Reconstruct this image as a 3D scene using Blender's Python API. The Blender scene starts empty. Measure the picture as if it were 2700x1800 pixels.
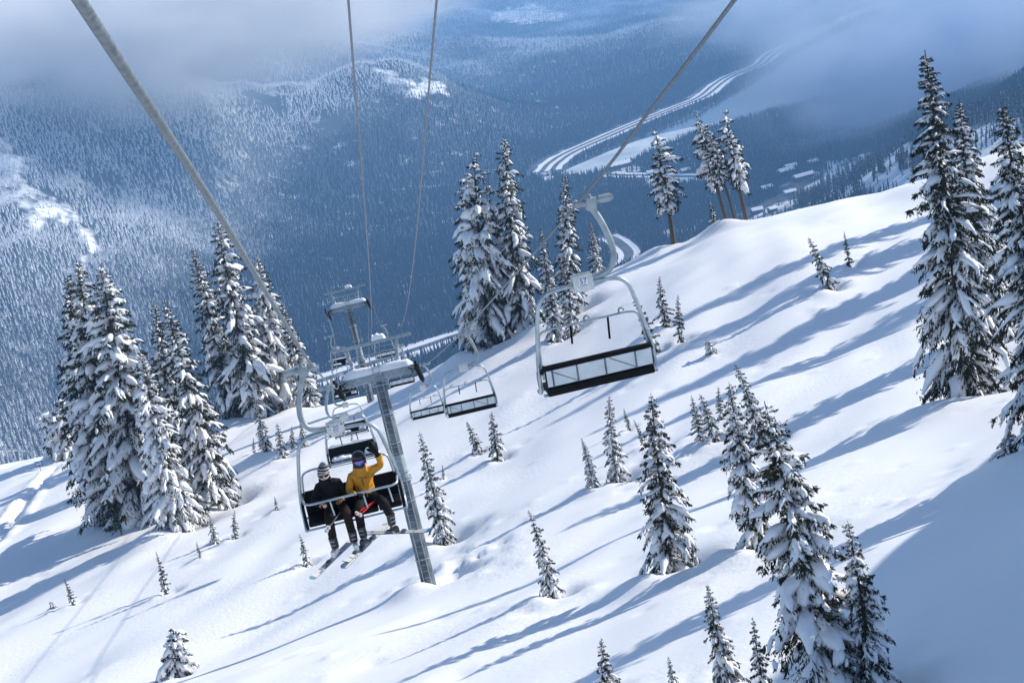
import bpy, bmesh, math, random
import numpy as np
from mathutils import Vector, Matrix, Euler

# ------------------------------------------------------------------ camera, sky, sun, exposure
sc = bpy.context.scene
PITCH, ROLL, FPX = math.radians(15.5), math.radians(11.0), 3267.0   # 50 mm lens on a 36 mm frame
cr, sr, cp, sp = math.cos(ROLL), math.sin(ROLL), math.cos(PITCH), math.sin(PITCH)
cam_d = bpy.data.cameras.new('camera'); cam = bpy.data.objects.new('camera', cam_d)
sc.collection.objects.link(cam); sc.camera = cam
cam_d.sensor_width = 36.0; cam_d.lens = FPX / 2352.0 * 36.0
cam_d.clip_start = 0.2; cam_d.clip_end = 40000.0
_up = Vector((0, sp, cp)); _rt = Vector((1, 0, 0)); _fw = Vector((0, cp, -sp))
_er = _rt * cr - _up * sr; _eu = _rt * sr + _up * cr
cam.matrix_world = Matrix(((_er.x, _eu.x, -_fw.x, 0), (_er.y, _eu.y, -_fw.y, 0), (_er.z, _eu.z, -_fw.z, 0), (0, 0, 0, 1)))

SUN_AZ, SUN_EL = math.radians(67.0), math.radians(29.0)     # azimuth to the right of the +Y view direction
SUN_DIR = Vector((math.sin(SUN_AZ) * math.cos(SUN_EL), math.cos(SUN_AZ) * math.cos(SUN_EL), math.sin(SUN_EL)))
world = bpy.data.worlds.new('World'); sc.world = world; world.use_nodes = True
wn = world.node_tree.nodes; wl = world.node_tree.links; wn.clear()
sky = wn.new('ShaderNodeTexSky'); sky.sky_type = 'NISHITA'; sky.sun_disc = False
sky.sun_elevation = SUN_EL; sky.sun_rotation = SUN_AZ; sky.altitude = 1500
sky.air_density = 1.0; sky.dust_density = 0.6; sky.ozone_density = 1.0
bg = wn.new('ShaderNodeBackground'); bg.inputs['Strength'].default_value = 0.138
wo = wn.new('ShaderNodeOutputWorld')
wl.new(sky.outputs[0], bg.inputs[0]); wl.new(bg.outputs[0], wo.inputs[0])
sun_d = bpy.data.lights.new('sun', 'SUN'); sun_d.energy = 5.0; sun_d.angle = math.radians(0.5); sun_d.color = (1.0, 0.93, 0.83)
sun = bpy.data.objects.new('sun', sun_d); sc.collection.objects.link(sun)
sun.rotation_euler = SUN_DIR.to_track_quat('Z', 'Y').to_euler(); sun.location = SUN_DIR * 50
vs = sc.view_settings; vs.view_transform = 'Standard'; vs.look = 'None'; vs.gamma = 1.0; vs.exposure = 0.3; vs.use_curve_mapping = False
sc.cycles.max_bounces = 10; sc.cycles.diffuse_bounces = 3; sc.cycles.glossy_bounces = 2; sc.cycles.transmission_bounces = 2
sc.cycles.transparent_max_bounces = 4; sc.cycles.volume_bounces = 8; sc.cycles.volume_step_rate = 0.45; sc.cycles.volume_max_steps = 256
sc.cycles.caustics_reflective = False; sc.cycles.caustics_refractive = False
C = sc.collection
K = 2352.0 / 2700.0

# ------------------------------------------------------------------ places: a sight line from the lift seat to a point of the place
def ray(px, py):
    ox, oy = px - 1176.0, py - 784.0
    x = ox * cr - oy * sr; u = -ox * sr - oy * cr
    return np.array([x / FPX, cp + u / FPX * sp, -sp + u / FPX * cp])
def at(px, py, D): return ray(px, py) * D

# ------------------------------------------------------------------ value noise
_tab = np.random.default_rng(7).random((257, 257))
def vnoise(x, y):
    x = np.asarray(x, float); y = np.asarray(y, float)
    xi = np.floor(x).astype(int); yi = np.floor(y).astype(int); xf = x - xi; yf = y - yi
    xf = xf * xf * (3 - 2 * xf); yf = yf * yf * (3 - 2 * yf)
    a = _tab[xi % 256, yi % 256]; b = _tab[(xi + 1) % 256, yi % 256]; c = _tab[xi % 256, (yi + 1) % 256]; d = _tab[(xi + 1) % 256, (yi + 1) % 256]
    return (a * (1 - xf) + b * xf) * (1 - yf) + (c * (1 - xf) + d * xf) * yf - 0.5
def fbm(x, y, o=4):
    s = 0; a = 1.0
    for k in range(o):
        s = s + a * vnoise(x * 2 ** k + 13.7 * k, y * 2 ** k + 5.1 * k); a *= 0.5
    return s
def sstep(a, b, v):
    t = np.clip((v - a) / (b - a), 0, 1); return t * t * (3 - 2 * t)

# ------------------------------------------------------------------ height of the ground
FY = np.array([-40, 0, 40, 76.5, 100, 122, 155, 300.]); FZ = np.array([2, -9.5, -22.6, -35.6, -39.8, -42.2, -46.0, -61.])
def fprof(y):
    s = 0
    for o in (-9, -6, -3, 0, 3, 6, 9): s = s + np.interp(y + o, FY, FZ)
    return s / 7
def near_z(x, y):
    xp = x - (-1.2 - .115 * y)
    xe = xp - .21 * (xp - 30 + np.sqrt((xp - 30) ** 2 + 60))
    z = fprof(y) + .16 * xe + .045 * np.sqrt(xe * xe + 36) - .3 + (2.6 * np.exp(-((x - 24) / 23.0) ** 2) + 2.4 * np.exp(-((x - 68) / 15.0) ** 2)) * sstep(95, 150, y)
    # wind-rounded rolls that run down the slope
    a = x * .82 - y * .57; b = x * .57 + y * .82
    z = z + 1.3 * vnoise(a / 15.0 + 3.1, b / 34.0) + 0.9 * vnoise(a / 7.0 + 9.7, b / 15.0 + 4.4) + 0.32 * vnoise(a / 2.8, b / 5.5)
    t = np.clip(((x - 45) * -21 + (y - 68) * -37) / (21 * 21 + 37 * 37), 0, 1); dk = np.hypot(x - 45 + 21 * t, y - 68 + 37 * t)
    z = z + (13.2 + .9 * vnoise(t * 7, 3.3 + 0 * t)) * np.exp(-(dk / 6.2) ** 2)          # unseen drift outside the right edge, added to shade the lower right slope
    yb = np.interp(x, [-110, -70, -17, 20, 57, 110], [188, 178, 148, 158, 150, 138])
    d = np.maximum(0, y - yb); z = z - np.where(d < 45, .0068 * d * d, .0068 * 45 * 45 + .612 * (d - 45))
    return z
LAKE_Z = -470.0
def zpt(px, py, z):
    d = ray(px, py); return d * (z / d[2])
_cp = []
for (px, py, D) in [(0, 1010, 1560), (110, 900, 1720), (0, 700, 1960), (300, 650, 2080), (60, 450, 2300), (0, 225, 2620), (200, 222, 2700), (400, 200, 3000),
                    (300, 450, 2420), (500, 560, 2330), (640, 390, 2950), (720, 480, 2650), (540, 208, 3350), (760, 145, 3500), (850, 152, 3560), (1030, 218, 3760),
                    (650, 250, 3250), (850, 300, 3180), (1000, 420, 2950), (1550, 42, 5000), (1440, 105, 5000), (1300, 90, 5700), (1000, 85, 6000), (1200, 22, 8200), (1250, 62, 7400),
                    (880, 110, 5600), (1060, 30, 8600), (1420, 30, 8600), (2010, 380, 1600), (2090, 335, 1490), (2080, 440, 1330), (1950, 440, 1560), (2300, 300, 1350)]:
    _cp.append(at(px, py, D))
for (px, py, D, dr) in [(760, 145, 4250, 135), (540, 208, 4050, 135), (880, 125, 4400, 120), (1030, 218, 4450, 70), (650, 165, 4200, 135), (1550, 42, 5700, 95), (1300, 90, 6400, 75), (1000, 85, 6800, 85), (1150, 95, 6500, 75), (1440, 100, 5900, 60), (400, 200, 3700, 90)]:
    _cp.append(at(px, py, D) - np.array([0, 0, dr]))
for (px, py, z) in [(900, 560, -468), (700, 720, -462), (560, 820, -455), (900, 700, -466), (1050, 770, -468), (1100, 600, -468), (1150, 450, -466), (1200, 320, -462), (1280, 385, -469),
                    (1460, 290, -469), (1620, 220, -469), (1750, 140, -469), (1900, 55, -469), (1350, 480, -462), (1440, 580, -455), (1600, 340, -466), (1700, 440, -448), (1850, 420, -412),
                    (1780, 470, -425), (1740, 262, -469), (2000, 150, -470), (2200, 60, -470), (1300, 240, -455), (1400, 170, -452), (1700, 40, -465), (2352, 150, -430), (2352, 0, -440), (2100, -60, -460)]:
    _cp.append(zpt(px, py, z))
for p in [(-200, 420, -185), (0, 420, -185), (200, 420, -185), (-300, 700, -330), (0, 700, -330), (260, 700, -300), (-450, 1100, -440), (0, 1100, -455), (300, 1100, -390), (520, 1000, -280), (700, 1500, -260),
          (-1100, 1300, -380), (-1500, 2300, -60), (-1300, 3000, 90), (-1000, 4500, 150), (-1800, 5000, 200), (0, 9800, -150), (-1500, 9000, 80), (1500, 9500, -120), (3000, 9000, -150), (2500, 5000, -420), (1900, 3500, -380), (1500, 2200, -250),
          (-2500, 9500, 200), (0, 12500, 120), (3000, 12500, 60), (-3500, 12500, 200), (5000, 9000, -100)]:
    _cp.append(np.array(p, float))
_cp = np.array(_cp) / 1000.0
def _tps(r2): return np.where(r2 > 1e-12, r2 * np.log(np.maximum(r2, 1e-12)), 0)
_n = len(_cp); _A = np.zeros((_n + 3, _n + 3))
_r2 = (_cp[:, None, 0] - _cp[None, :, 0]) ** 2 + (_cp[:, None, 1] - _cp[None, :, 1]) ** 2
_A[:_n, :_n] = _tps(_r2) + np.eye(_n) * .0015; _A[:_n, _n] = 1; _A[:_n, _n + 1:] = _cp[:, :2]; _A[_n:, :_n] = _A[:_n, _n:].T
_w = np.linalg.solve(_A, np.concatenate([_cp[:, 2], [0, 0, 0]]))
def tps_z(x, y):
    x = np.asarray(x, float) / 1000; y = np.asarray(y, float) / 1000; s = _w[_n] + _w[_n + 1] * x + _w[_n + 2] * y
    for i in range(_n): s = s + _w[i] * _tps((x - _cp[i, 0]) ** 2 + (y - _cp[i, 1]) ** 2)
    return s * 1000
def in_poly(x, y, poly):
    x = np.asarray(x, float); y = np.asarray(y, float); ins = np.zeros(x.shape, bool); n = len(poly)
    for i in range(n):
        x1, y1 = poly[i][:2]; x2, y2 = poly[(i + 1) % n][:2]
        c = ((y1 > y) != (y2 > y)) & (x < (x2 - x1) * (y - y1) / (y2 - y1 + 1e-12) + x1); ins ^= c
    return ins
LAKE = [zpt(px, py, LAKE_Z) for px, py in [(1278, 402), (1310, 384), (1400, 345), (1500, 305), (1580, 272), (1640, 240), (1700, 205), (1765, 165), (1850, 110), (1950, 62), (2100, 10), (2352, -30), (2352, 90), (2100, 170), (1900, 225), (1790, 252), (1700, 275), (1610, 300), (1500, 345), (1420, 385), (1340, 402)]]
def far_z(x, y):
    z = tps_z(x, y)
    rel = np.clip((z + 462) / 120.0, 0, 1) * sstep(1300, 1900, y)
    g = fbm(x / 420.0 + .3 * vnoise(x / 900., y / 900.), y / 700.0 + 2.2, 5)
    ridge = .5 - np.abs(vnoise(x / 260. + .8 * vnoise(x / 500., y / 500.), y / 520. + 4.1)) * 2
    z = z + rel * (g * 105 + 34 * ridge) + 3 * fbm(x / 90., y / 90., 2)
    return np.where(in_poly(x, y, LAKE), LAKE_Z - 4.0, np.where(y > 1500, np.maximum(z, LAKE_Z + .6), z))
def ground_z(x, y):
    x = np.asarray(x, float); y = np.asarray(y, float)
    w = sstep(225, 420, y)
    return np.where(w <= 0, near_z(x, y), np.where(w >= 1, 0, near_z(x, y)) * (1 - w) + np.where(w > 0, far_z(x, y), 0) * w)
def hit_near(px, py):
    d = ray(px, py); t = np.arange(14, 330, .1); P = d[None] * t[:, None]
    g = P[:, 2] - near_z(P[:, 0], P[:, 1]); i = int(np.argmax(g < 0))
    return (P[i], t[i]) if g[i] < 0 else (P[-1], t[-1])
def brow_hit(px, py):                       # where the sight line meets, or just clears, the snow slope
    d = ray(px, py); t = np.arange(14, 230, .25); P = d[None] * t[:, None]
    g = P[:, 2] - near_z(P[:, 0], P[:, 1])
    if (g < 0).any(): i = int(np.argmax(g < 0))
    else:
        m = t > 120; i = int(np.argmin(np.where(m, g, 1e9)))
    p = P[i].copy(); p[2] = float(near_z(p[0], p[1])); return p, t[i]
def hit_far(px, py):
    d = ray(px, py); t = np.arange(900, 9500, 6.0); P = d[None] * t[:, None]
    g = P[:, 2] - far_z(P[:, 0], P[:, 1]); i = int(np.argmax(g < 0))
    return P[i] if g[i] < 0 else P[-1]

# ------------------------------------------------------------------ helpers
def mesh_np(name, V, F, mats=(), smooth=False, mi=None):
    V = np.asarray(V, np.float32).reshape(-1, 3); F = np.asarray(F, np.int32)
    me = bpy.data.meshes.new(name); k = F.shape[1]
    me.vertices.add(len(V)); me.vertices.foreach_set('co', V.ravel())
    me.loops.add(F.size); me.loops.foreach_set('vertex_index', F.ravel())
    me.polygons.add(len(F)); me.polygons.foreach_set('loop_start', np.arange(0, F.size, k, dtype=np.int32))
    if smooth: me.polygons.foreach_set('use_smooth', np.ones(len(F), bool))
    if mi is not None: me.polygons.foreach_set('material_index', np.asarray(mi, np.int32))
    for m in mats: me.materials.append(m)
    me.update(calc_edges=True); return me
def link(name, data, parent=None, loc=(0, 0, 0), rot=(0, 0, 0)):
    o = bpy.data.objects.new(name, data); C.objects.link(o); o.location = loc; o.rotation_euler = rot
    if parent is not None: o.parent = parent
    return o
def tag(o, label=None, cat=None, group=None, kind=None):
    if label: o['label'] = label
    if cat: o['category'] = cat
    if group: o['group'] = group
    if kind: o['kind'] = kind
    return o
def thing(name, label, cat, loc=(0, 0, 0), rot=(0, 0, 0), group=None):
    o = link(name, None, None, loc, rot); o.empty_display_size = .3
    return tag(o, label, cat, group)
def copy_tree(o, parent=None):
    c = o.copy(); C.objects.link(c); c.parent = parent
    for ch in list(o.children): copy_tree(ch, c)
    return c
class MB:
    """collects shapes and links them as one mesh object"""
    def __init__(s): s.v = []; s.f = []
    def add(s, V, F):
        b = len(s.v); s.v += [tuple(map(float, p)) for p in V]; s.f += [tuple(int(i) + b for i in q) for q in F]; return s
    def box(s, c, d, R=None, bev=0.0):
        x, y, z = d[0] / 2, d[1] / 2, d[2] / 2
        if bev <= 0:
            V = [(-x, -y, -z), (x, -y, -z), (x, y, -z), (-x, y, -z), (-x, -y, z), (x, -y, z), (x, y, z), (-x, y, z)]
            F = [(0, 3, 2, 1), (4, 5, 6, 7), (0, 1, 5, 4), (1, 2, 6, 5), (2, 3, 7, 6), (3, 0, 4, 7)]
        else:
            bm = bmesh.new(); bmesh.ops.create_cube(bm, size=1.0)
            for v in bm.verts: v.co = Vector((v.co.x * d[0], v.co.y * d[1], v.co.z * d[2]))
            bmesh.ops.bevel(bm, geom=bm.edges[:], offset=min(bev, min(d) * .45), segments=2, affect='EDGES', profile=.6)
            bm.verts.index_update(); V = [v.co[:] for v in bm.verts]; F = [[v.index for v in f.verts] for f in bm.faces]; bm.free()
        if R is not None: V = [tuple(R @ Vector(p)) for p in V]
        return s.add([(p[0] + c[0], p[1] + c[1], p[2] + c[2]) for p in V], F)
    def tube(s, pts, r, n=10, cap=True, flat=1.0):
        P = [Vector(p) for p in pts]; m = len(P); rr = r if hasattr(r, '__len__') else [r] * m
        V = []; prev = None
        for i in range(m):
            t = (P[min(i + 1, m - 1)] - P[max(i - 1, 0)])
            t = t.normalized() if t.length > 1e-9 else Vector((0, 0, 1))
            a = prev if prev is not None else (Vector((0, 0, 1)) if abs(t.z) < .9 else Vector((1, 0, 0)))
            a = (a - t * a.dot(t)); a = a.normalized() if a.length > 1e-6 else t.orthogonal().normalized(); prev = a; b = t.cross(a)
            for k in range(n):
                w = 2 * math.pi * k / n; V.append(tuple(P[i] + a * (math.cos(w) * rr[i] * flat) + b * (math.sin(w) * rr[i])))
        F = [(i * n + k, i * n + (k + 1) % n, (i + 1) * n + (k + 1) % n, (i + 1) * n + k) for i in range(m - 1) for k in range(n)]
        if cap: F += [tuple(range(n - 1, -1, -1)), tuple((m - 1) * n + k for k in range(n))]
        return s.add(V, F)
    def ell(s, c, r, R=None, nu=14, nv=9, fn=None):
        V = []; F = []
        for j in range(nv + 1):
            ph = math.pi * j / nv
            for i in range(nu):
                th = 2 * math.pi * i / nu; p = Vector((math.sin(ph) * math.cos(th), math.sin(ph) * math.sin(th), math.cos(ph)))
                if fn: p = fn(p)
                p = Vector((p.x * r[0], p.y * r[1], p.z * r[2]))
                if R is not None: p = R @ p
                V.append((p.x + c[0], p.y + c[1], p.z + c[2]))
        for j in range(nv):
            for i in range(nu): F.append((j * nu + i, (j + 1) * nu + i, (j + 1) * nu + (i + 1) % nu, j * nu + (i + 1) % nu))
        return s.add(V, F)
    def mesh(s, name, mat, smooth=True):
        me = bpy.data.meshes.new(name); me.from_pydata(s.v, [], s.f)
        if mat is not None: me.materials.append(mat)
        bm = bmesh.new(); bm.from_mesh(me); bmesh.ops.remove_doubles(bm, verts=bm.verts[:], dist=1e-5)
        bmesh.ops.recalc_face_normals(bm, faces=bm.faces[:]); bm.to_mesh(me); bm.free()
        if smooth:
            me.polygons.foreach_set('use_smooth', np.ones(len(me.polygons), bool)); me.set_sharp_from_angle(angle=math.radians(42))
        me.update(); return me
    def build(s, name, mat, parent=None, smooth=True): return link(name, s.mesh(name, mat, smooth), parent)
def spline(pts, n):
    P = [np.array(p, float) for p in pts]; P = [2 * P[0] - P[1]] + P + [2 * P[-1] - P[-2]]; out = []
    for i in range(1, len(P) - 2):
        for k in range(n):
            t = k / n; a, b, c, d = P[i - 1], P[i], P[i + 1], P[i + 2]
            out.append(.5 * (2 * b + (c - a) * t + (2 * a - 5 * b + 4 * c - d) * t * t + (3 * b - a - 3 * c + d) * t ** 3))
    out.append(P[-2]); return out

# ------------------------------------------------------------------ materials
def mat(name, col=(.5, .5, .5), rough=.6, metal=0.0, noise=None, bump=None, spec=None):
    """noise = (scale, second colour, detail, low, high); bump = (scale, strength, distance)"""
    m = bpy.data.materials.new(name); m.use_nodes = True; nt = m.node_tree; b = nt.nodes['Principled BSDF']
    b.inputs['Base Color'].default_value = (*col, 1); b.inputs['Roughness'].default_value = rough; b.inputs['Metallic'].default_value = metal
    if spec is not None: b.inputs['Specular IOR Level'].default_value = spec
    if noise or bump: tc = nt.nodes.new('ShaderNodeTexCoord')
    if noise:
        n = nt.nodes.new('ShaderNodeTexNoise'); n.inputs['Scale'].default_value = noise[0]; n.inputs['Detail'].default_value = noise[2]
        r = nt.nodes.new('ShaderNodeValToRGB'); r.color_ramp.elements[0].position = noise[3]; r.color_ramp.elements[1].position = noise[4]
        r.color_ramp.elements[0].color = (*col, 1); r.color_ramp.elements[1].color = (*noise[1], 1)
        nt.links.new(tc.outputs['Object'], n.inputs['Vector']); nt.links.new(n.outputs['Fac'], r.inputs[0]); nt.links.new(r.outputs[0], b.inputs['Base Color'])
    if bump:
        n2 = nt.nodes.new('ShaderNodeTexNoise'); n2.inputs['Scale'].default_value = bump[0]; n2.inputs['Detail'].default_value = 4
        bp = nt.nodes.new('ShaderNodeBump'); bp.inputs['Strength'].default_value = bump[1]; bp.inputs['Distance'].default_value = bump[2]
        nt.links.new(tc.outputs['Object'], n2.inputs['Vector']); nt.links.new(n2.outputs['Fac'], bp.inputs['Height']); nt.links.new(bp.outputs[0], b.inputs['Normal'])
    return m
M = {}
M['snow'] = mat('fresh_snow', (.86, .88, .915), .55, spec=.25)
nt = M['snow'].node_tree; b = nt.nodes['Principled BSDF']; tc = nt.nodes.new('ShaderNodeTexCoord')
nA = nt.nodes.new('ShaderNodeTexNoise'); nA.inputs['Scale'].default_value = 3.2; nA.inputs['Detail'].default_value = 6; nA.inputs['Roughness'].default_value = .62
nB = nt.nodes.new('ShaderNodeTexNoise'); nB.inputs['Scale'].default_value = .09; nB.inputs['Detail'].default_value = 3
mr = nt.nodes.new('ShaderNodeMapRange'); mr.inputs[1].default_value = .42; mr.inputs[2].default_value = .62; mr.inputs[3].default_value = .15; mr.inputs[4].default_value = 1.0
bp = nt.nodes.new('ShaderNodeBump'); bp.inputs['Distance'].default_value = .1
ml = nt.nodes.new('ShaderNodeMath'); ml.operation = 'MULTIPLY'; ml.inputs[1].default_value = .55
nt.links.new(tc.outputs['Object'], nA.inputs['Vector']); nt.links.new(tc.outputs['Object'], nB.inputs['Vector'])
nt.links.new(nB.outputs['Fac'], mr.inputs[0]); nt.links.new(mr.outputs[0], ml.inputs[0]); nt.links.new(ml.outputs[0], bp.inputs['Strength'])
nt.links.new(nA.outputs['Fac'], bp.inputs['Height']); nt.links.new(bp.outputs[0], b.inputs['Normal'])
M['snowload'] = mat('snow_on_things', (.89, .905, .93), .6, bump=(9.0, .35, .06), spec=.2)
M['needle'] = mat('needles', (.018, .027, .015), .75, noise=(1.6, (.055, .045, .02), 3, .42, .72), spec=.2)
M['bark'] = mat('bark', (.045, .036, .03), .9, noise=(7, (.11, .09, .075), 5, .35, .7), bump=(14, .8, .03))
M['galv'] = mat('galvanised_steel', (.23, .285, .315), .5, .35, noise=(5, (.37, .43, .455), 5, .3, .7), bump=(30, .08, .01))
M['galvdark'] = mat('weathered_steel', (.07, .09, .11), .5, .4, noise=(1.8, (.2, .24, .27), 6, .4, .72), bump=(20, .1, .01))
M['steelbar'] = mat('bright_tube_steel', (.3, .37, .42), .35, .6, noise=(9, (.48, .54, .58), 4, .3, .7))
M['black'] = mat('black_vinyl', (.004, .004, .0045), .6, noise=(8, (.008, .008, .0085), 4, .3, .7), spec=.12)
M['rubber'] = mat('black_rubber', (.006, .006, .007), .75, noise=(12, (.015, .014, .013), 4, .3, .7), spec=.2)
M['rust'] = mat('brown_sheave_lining', (.11, .06, .035), .8, noise=(9, (.05, .035, .03), 5, .3, .7))
M['panel'] = mat('pale_back_panel', (.42, .5, .56), .35, .45, noise=(4, (.55, .62, .66), 5, .3, .7))
M['plate'] = mat('number_plate_steel', (.5, .54, .55), .45, .35, noise=(16, (.66, .69, .7), 5, .35, .7))
M['white'] = mat('white_sticker', (.78, .78, .76), .5)
M['blue'] = mat('deep_blue_print', (.02, .06, .3), .5)
M['signblue'] = mat('sign_blue', (.012, .06, .33), .45)
M['signpale'] = mat('sign_pale_blue', (.25, .55, .8), .45)
M['ropesteel'] = mat('frosted_wire_rope', (.095, .125, .15), .55, .3, noise=(22, (.19, .225, .25), 5, .3, .7))
M['cable'] = mat('dark_cable', (.11, .13, .145), .5, .3, noise=(30, (.2, .22, .24), 3, .3, .7))
M['asphalt'] = mat('cleared_asphalt', (.05, .053, .058), .85, noise=(.05, (.1, .105, .115), 5, .35, .65))

# ------------------------------------------------------------------ forest material: snow lies on what faces up, more of it where frost is high; sunlit hills and cloud shade are coloured in too
def forest_material():
    m = bpy.data.materials.new('frost_light_conifer'); m.use_nodes = True; nt = m.node_tree; b = nt.nodes['Principled BSDF']; b.inputs['Roughness'].default_value = .8
    b.inputs['Specular IOR Level'].default_value = .1
    at_ = nt.nodes.new('ShaderNodeAttribute'); at_.attribute_type = 'INSTANCER'; at_.attribute_name = 'frost_light'
    g = nt.nodes.new('ShaderNodeNewGeometry'); sx = nt.nodes.new('ShaderNodeSeparateXYZ'); nt.links.new(g.outputs['Normal'], sx.inputs[0])
    n = nt.nodes.new('ShaderNodeTexNoise'); n.inputs['Scale'].default_value = .75; n.inputs['Detail'].default_value = 4; n.inputs['Roughness'].default_value = .7; nt.links.new(g.outputs['Position'], n.inputs['Vector'])
    a1 = nt.nodes.new('ShaderNodeMath'); a1.operation = 'MULTIPLY_ADD'; a1.inputs[1].default_value = 1.5; nt.links.new(n.outputs['Fac'], a1.inputs[0]); nt.links.new(at_.outputs['Fac'], a1.inputs[2])
    a2 = nt.nodes.new('ShaderNodeMath'); a2.operation = 'MULTIPLY_ADD'; a2.inputs[1].default_value = .45; nt.links.new(sx.outputs['Z'], a2.inputs[0]); nt.links.new(a1.outputs[0], a2.inputs[2])
    mr = nt.nodes.new('ShaderNodeMapRange'); mr.inputs[1].default_value = 1.1; mr.inputs[2].default_value = 1.5; nt.links.new(a2.outputs[0], mr.inputs[0])
    mx = nt.nodes.new('ShaderNodeMix'); mx.data_type = 'RGBA'; mx.inputs[6].default_value = (.016, .026, .034, 1); mx.inputs[7].default_value = (.8, .83, .87, 1)
    nt.links.new(mr.outputs[0], mx.inputs[0]); nt.links.new(mx.outputs[2], b.inputs['Base Color']); return m
M['forest'] = forest_material()
M['farground'] = mat('valley_snow_brush_shade', (.1, .12, .14), .85, spec=.05)
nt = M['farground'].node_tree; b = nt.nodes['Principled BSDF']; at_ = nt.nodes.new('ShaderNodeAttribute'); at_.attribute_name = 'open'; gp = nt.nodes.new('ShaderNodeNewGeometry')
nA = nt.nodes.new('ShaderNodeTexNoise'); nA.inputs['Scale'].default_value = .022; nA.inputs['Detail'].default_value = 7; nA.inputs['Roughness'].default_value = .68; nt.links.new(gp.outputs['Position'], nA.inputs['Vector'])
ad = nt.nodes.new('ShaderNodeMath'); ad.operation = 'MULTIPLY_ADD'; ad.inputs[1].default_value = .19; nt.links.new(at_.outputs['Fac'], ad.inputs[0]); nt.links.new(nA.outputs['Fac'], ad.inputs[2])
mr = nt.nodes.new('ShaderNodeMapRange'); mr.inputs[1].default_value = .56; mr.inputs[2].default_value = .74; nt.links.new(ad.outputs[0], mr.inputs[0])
mx = nt.nodes.new('ShaderNodeMix'); mx.data_type = 'RGBA'; mx.inputs[6].default_value = (.075, .095, .115, 1); mx.inputs[7].default_value = (.8, .83, .87, 1)  # dark colour is brush plus painted shade of forest and cloud
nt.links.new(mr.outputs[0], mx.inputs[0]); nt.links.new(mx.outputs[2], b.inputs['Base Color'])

# ------------------------------------------------------------------ trees on the near slope: sight-line of the tip and of the foot
# kind, tip, foot, label
SEEN = []

# ------------------------------------------------------------------ far valley and hills
NR, NC = 380, 400
yy = 205.0 * (12500.0 / 205.0) ** (np.linspace(0, 1, NR)); rat = np.linspace(-.78, .78, NC)
GX = rat[None, :] * yy[:, None]; GY = np.repeat(yy[:, None], NC, 1)
GZ = ground_z(GX, GY); GZ[GY < 232] -= .6
idx = np.arange(NR * NC).reshape(NR, NC)
FQ = np.stack([idx[:-1, :-1], idx[:-1, 1:], idx[1:, 1:], idx[1:, :-1]], -1).reshape(-1, 4)
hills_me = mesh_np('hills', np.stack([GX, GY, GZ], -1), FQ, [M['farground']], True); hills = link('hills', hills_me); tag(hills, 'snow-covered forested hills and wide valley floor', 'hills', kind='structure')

# lake and its frozen end
def flat_poly(name, pts, z, m, label, cat='lake'):
    me = bpy.data.meshes.new(name); me.from_pydata([(p[0], p[1], z) for p in pts], [], [tuple(range(len(pts)))]); me.materials.append(m); me.update()
    return tag(link(name, me), label, cat, kind='structure')
M['water'] = mat('cold_lake_water', (.02, .045, .07), .12, bump=(.02, .15, 1.0))
flat_poly('lake', LAKE, LAKE_Z + .2, M['water'], 'dark blue mountain lake below the road')
M['ice'] = mat('snowy_lake_ice', (.62, .68, .72), .7, noise=(.006, (.22, .3, .36), 6, .42, .66))
flat_poly('lake_ice', [zpt(px, py, LAKE_Z) for px, py in [(1284, 401), (1315, 384), (1400, 348), (1460, 325), (1520, 308), (1600, 290), (1680, 276), (1700, 275), (1610, 300), (1500, 345), (1420, 385), (1340, 402)]], LAKE_Z + .7, M['ice'], 'pale frozen shallow end of the lake')

# roads
def ribbon(name, pts, width, lift, m, label, cat='road', n=14):
    P = np.array(spline(pts, n)); T = np.gradient(P[:, :2], axis=0); T /= np.linalg.norm(T, axis=1)[:, None]; Nn = np.stack([-T[:, 1], T[:, 0]], 1)
    offs = np.array([-.5, -.17, .17, .5]); V = []
    wj = width * (1 + (.22 * vnoise(np.arange(len(P)) * .23, 1.7 + 0 * P[:, 0]) if m is M['snow'] else 0))
    for o in offs:
        q = P[:, :2] + Nn * (o * wj)[:, None] if hasattr(wj, '__len__') else P[:, :2] + Nn * (o * wj)
        V.append(np.concatenate([q, (np.maximum(far_z(q[:, 0], q[:, 1]), LAKE_Z + .8) + lift)[:, None]], 1))
    V = np.stack(V, 1); r, c = V.shape[:2]; ix = np.arange(r * c).reshape(r, c)
    F = np.stack([ix[:-1, :-1], ix[:-1, 1:], ix[1:, 1:], ix[1:, :-1]], -1).reshape(-1, 4)
    return tag(link(name, mesh_np(name, V, F, [m], True)), label, cat, kind='structure')
def ground_pts(pix): return [hit_far(px, py) for px, py in pix]
HWY = [(1256, 394), (1272, 376), (1310, 352), (1400, 312), (1470, 282), (1560, 246), (1615, 222), (1648, 196), (1680, 176), (1745, 150), (1770, 128), (1830, 98), (1900, 62), (1990, 25), (2080, -8)]
HW = ground_pts(HWY)
ROADS = [HW]
ribbon('road_verge', HW, 60, .9, M['snow'], 'ploughed white verges along the lakeside highway')
P_ = np.array(spline(HW, 14)); T_ = np.gradient(P_[:, :2], axis=0); T_ /= np.linalg.norm(T_, axis=1)[:, None]; N_ = np.stack([-T_[:, 1], T_[:, 0], 0 * T_[:, 0]], 1)
ribbon('road', list((P_ + N_ * 11)[::14]), 11, 1.8, M['asphalt'], 'upper carriageway of the lakeside highway')
ribbon('road', list((P_ - N_ * 11)[::14]), 11, 1.8, M['asphalt'], 'lower carriageway of the lakeside highway beside the lake')
R2 = ground_pts([(560, 930), (700, 888), (830, 846), (950, 808), (1020, 783), (1105, 752), (1200, 712)])
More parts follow.
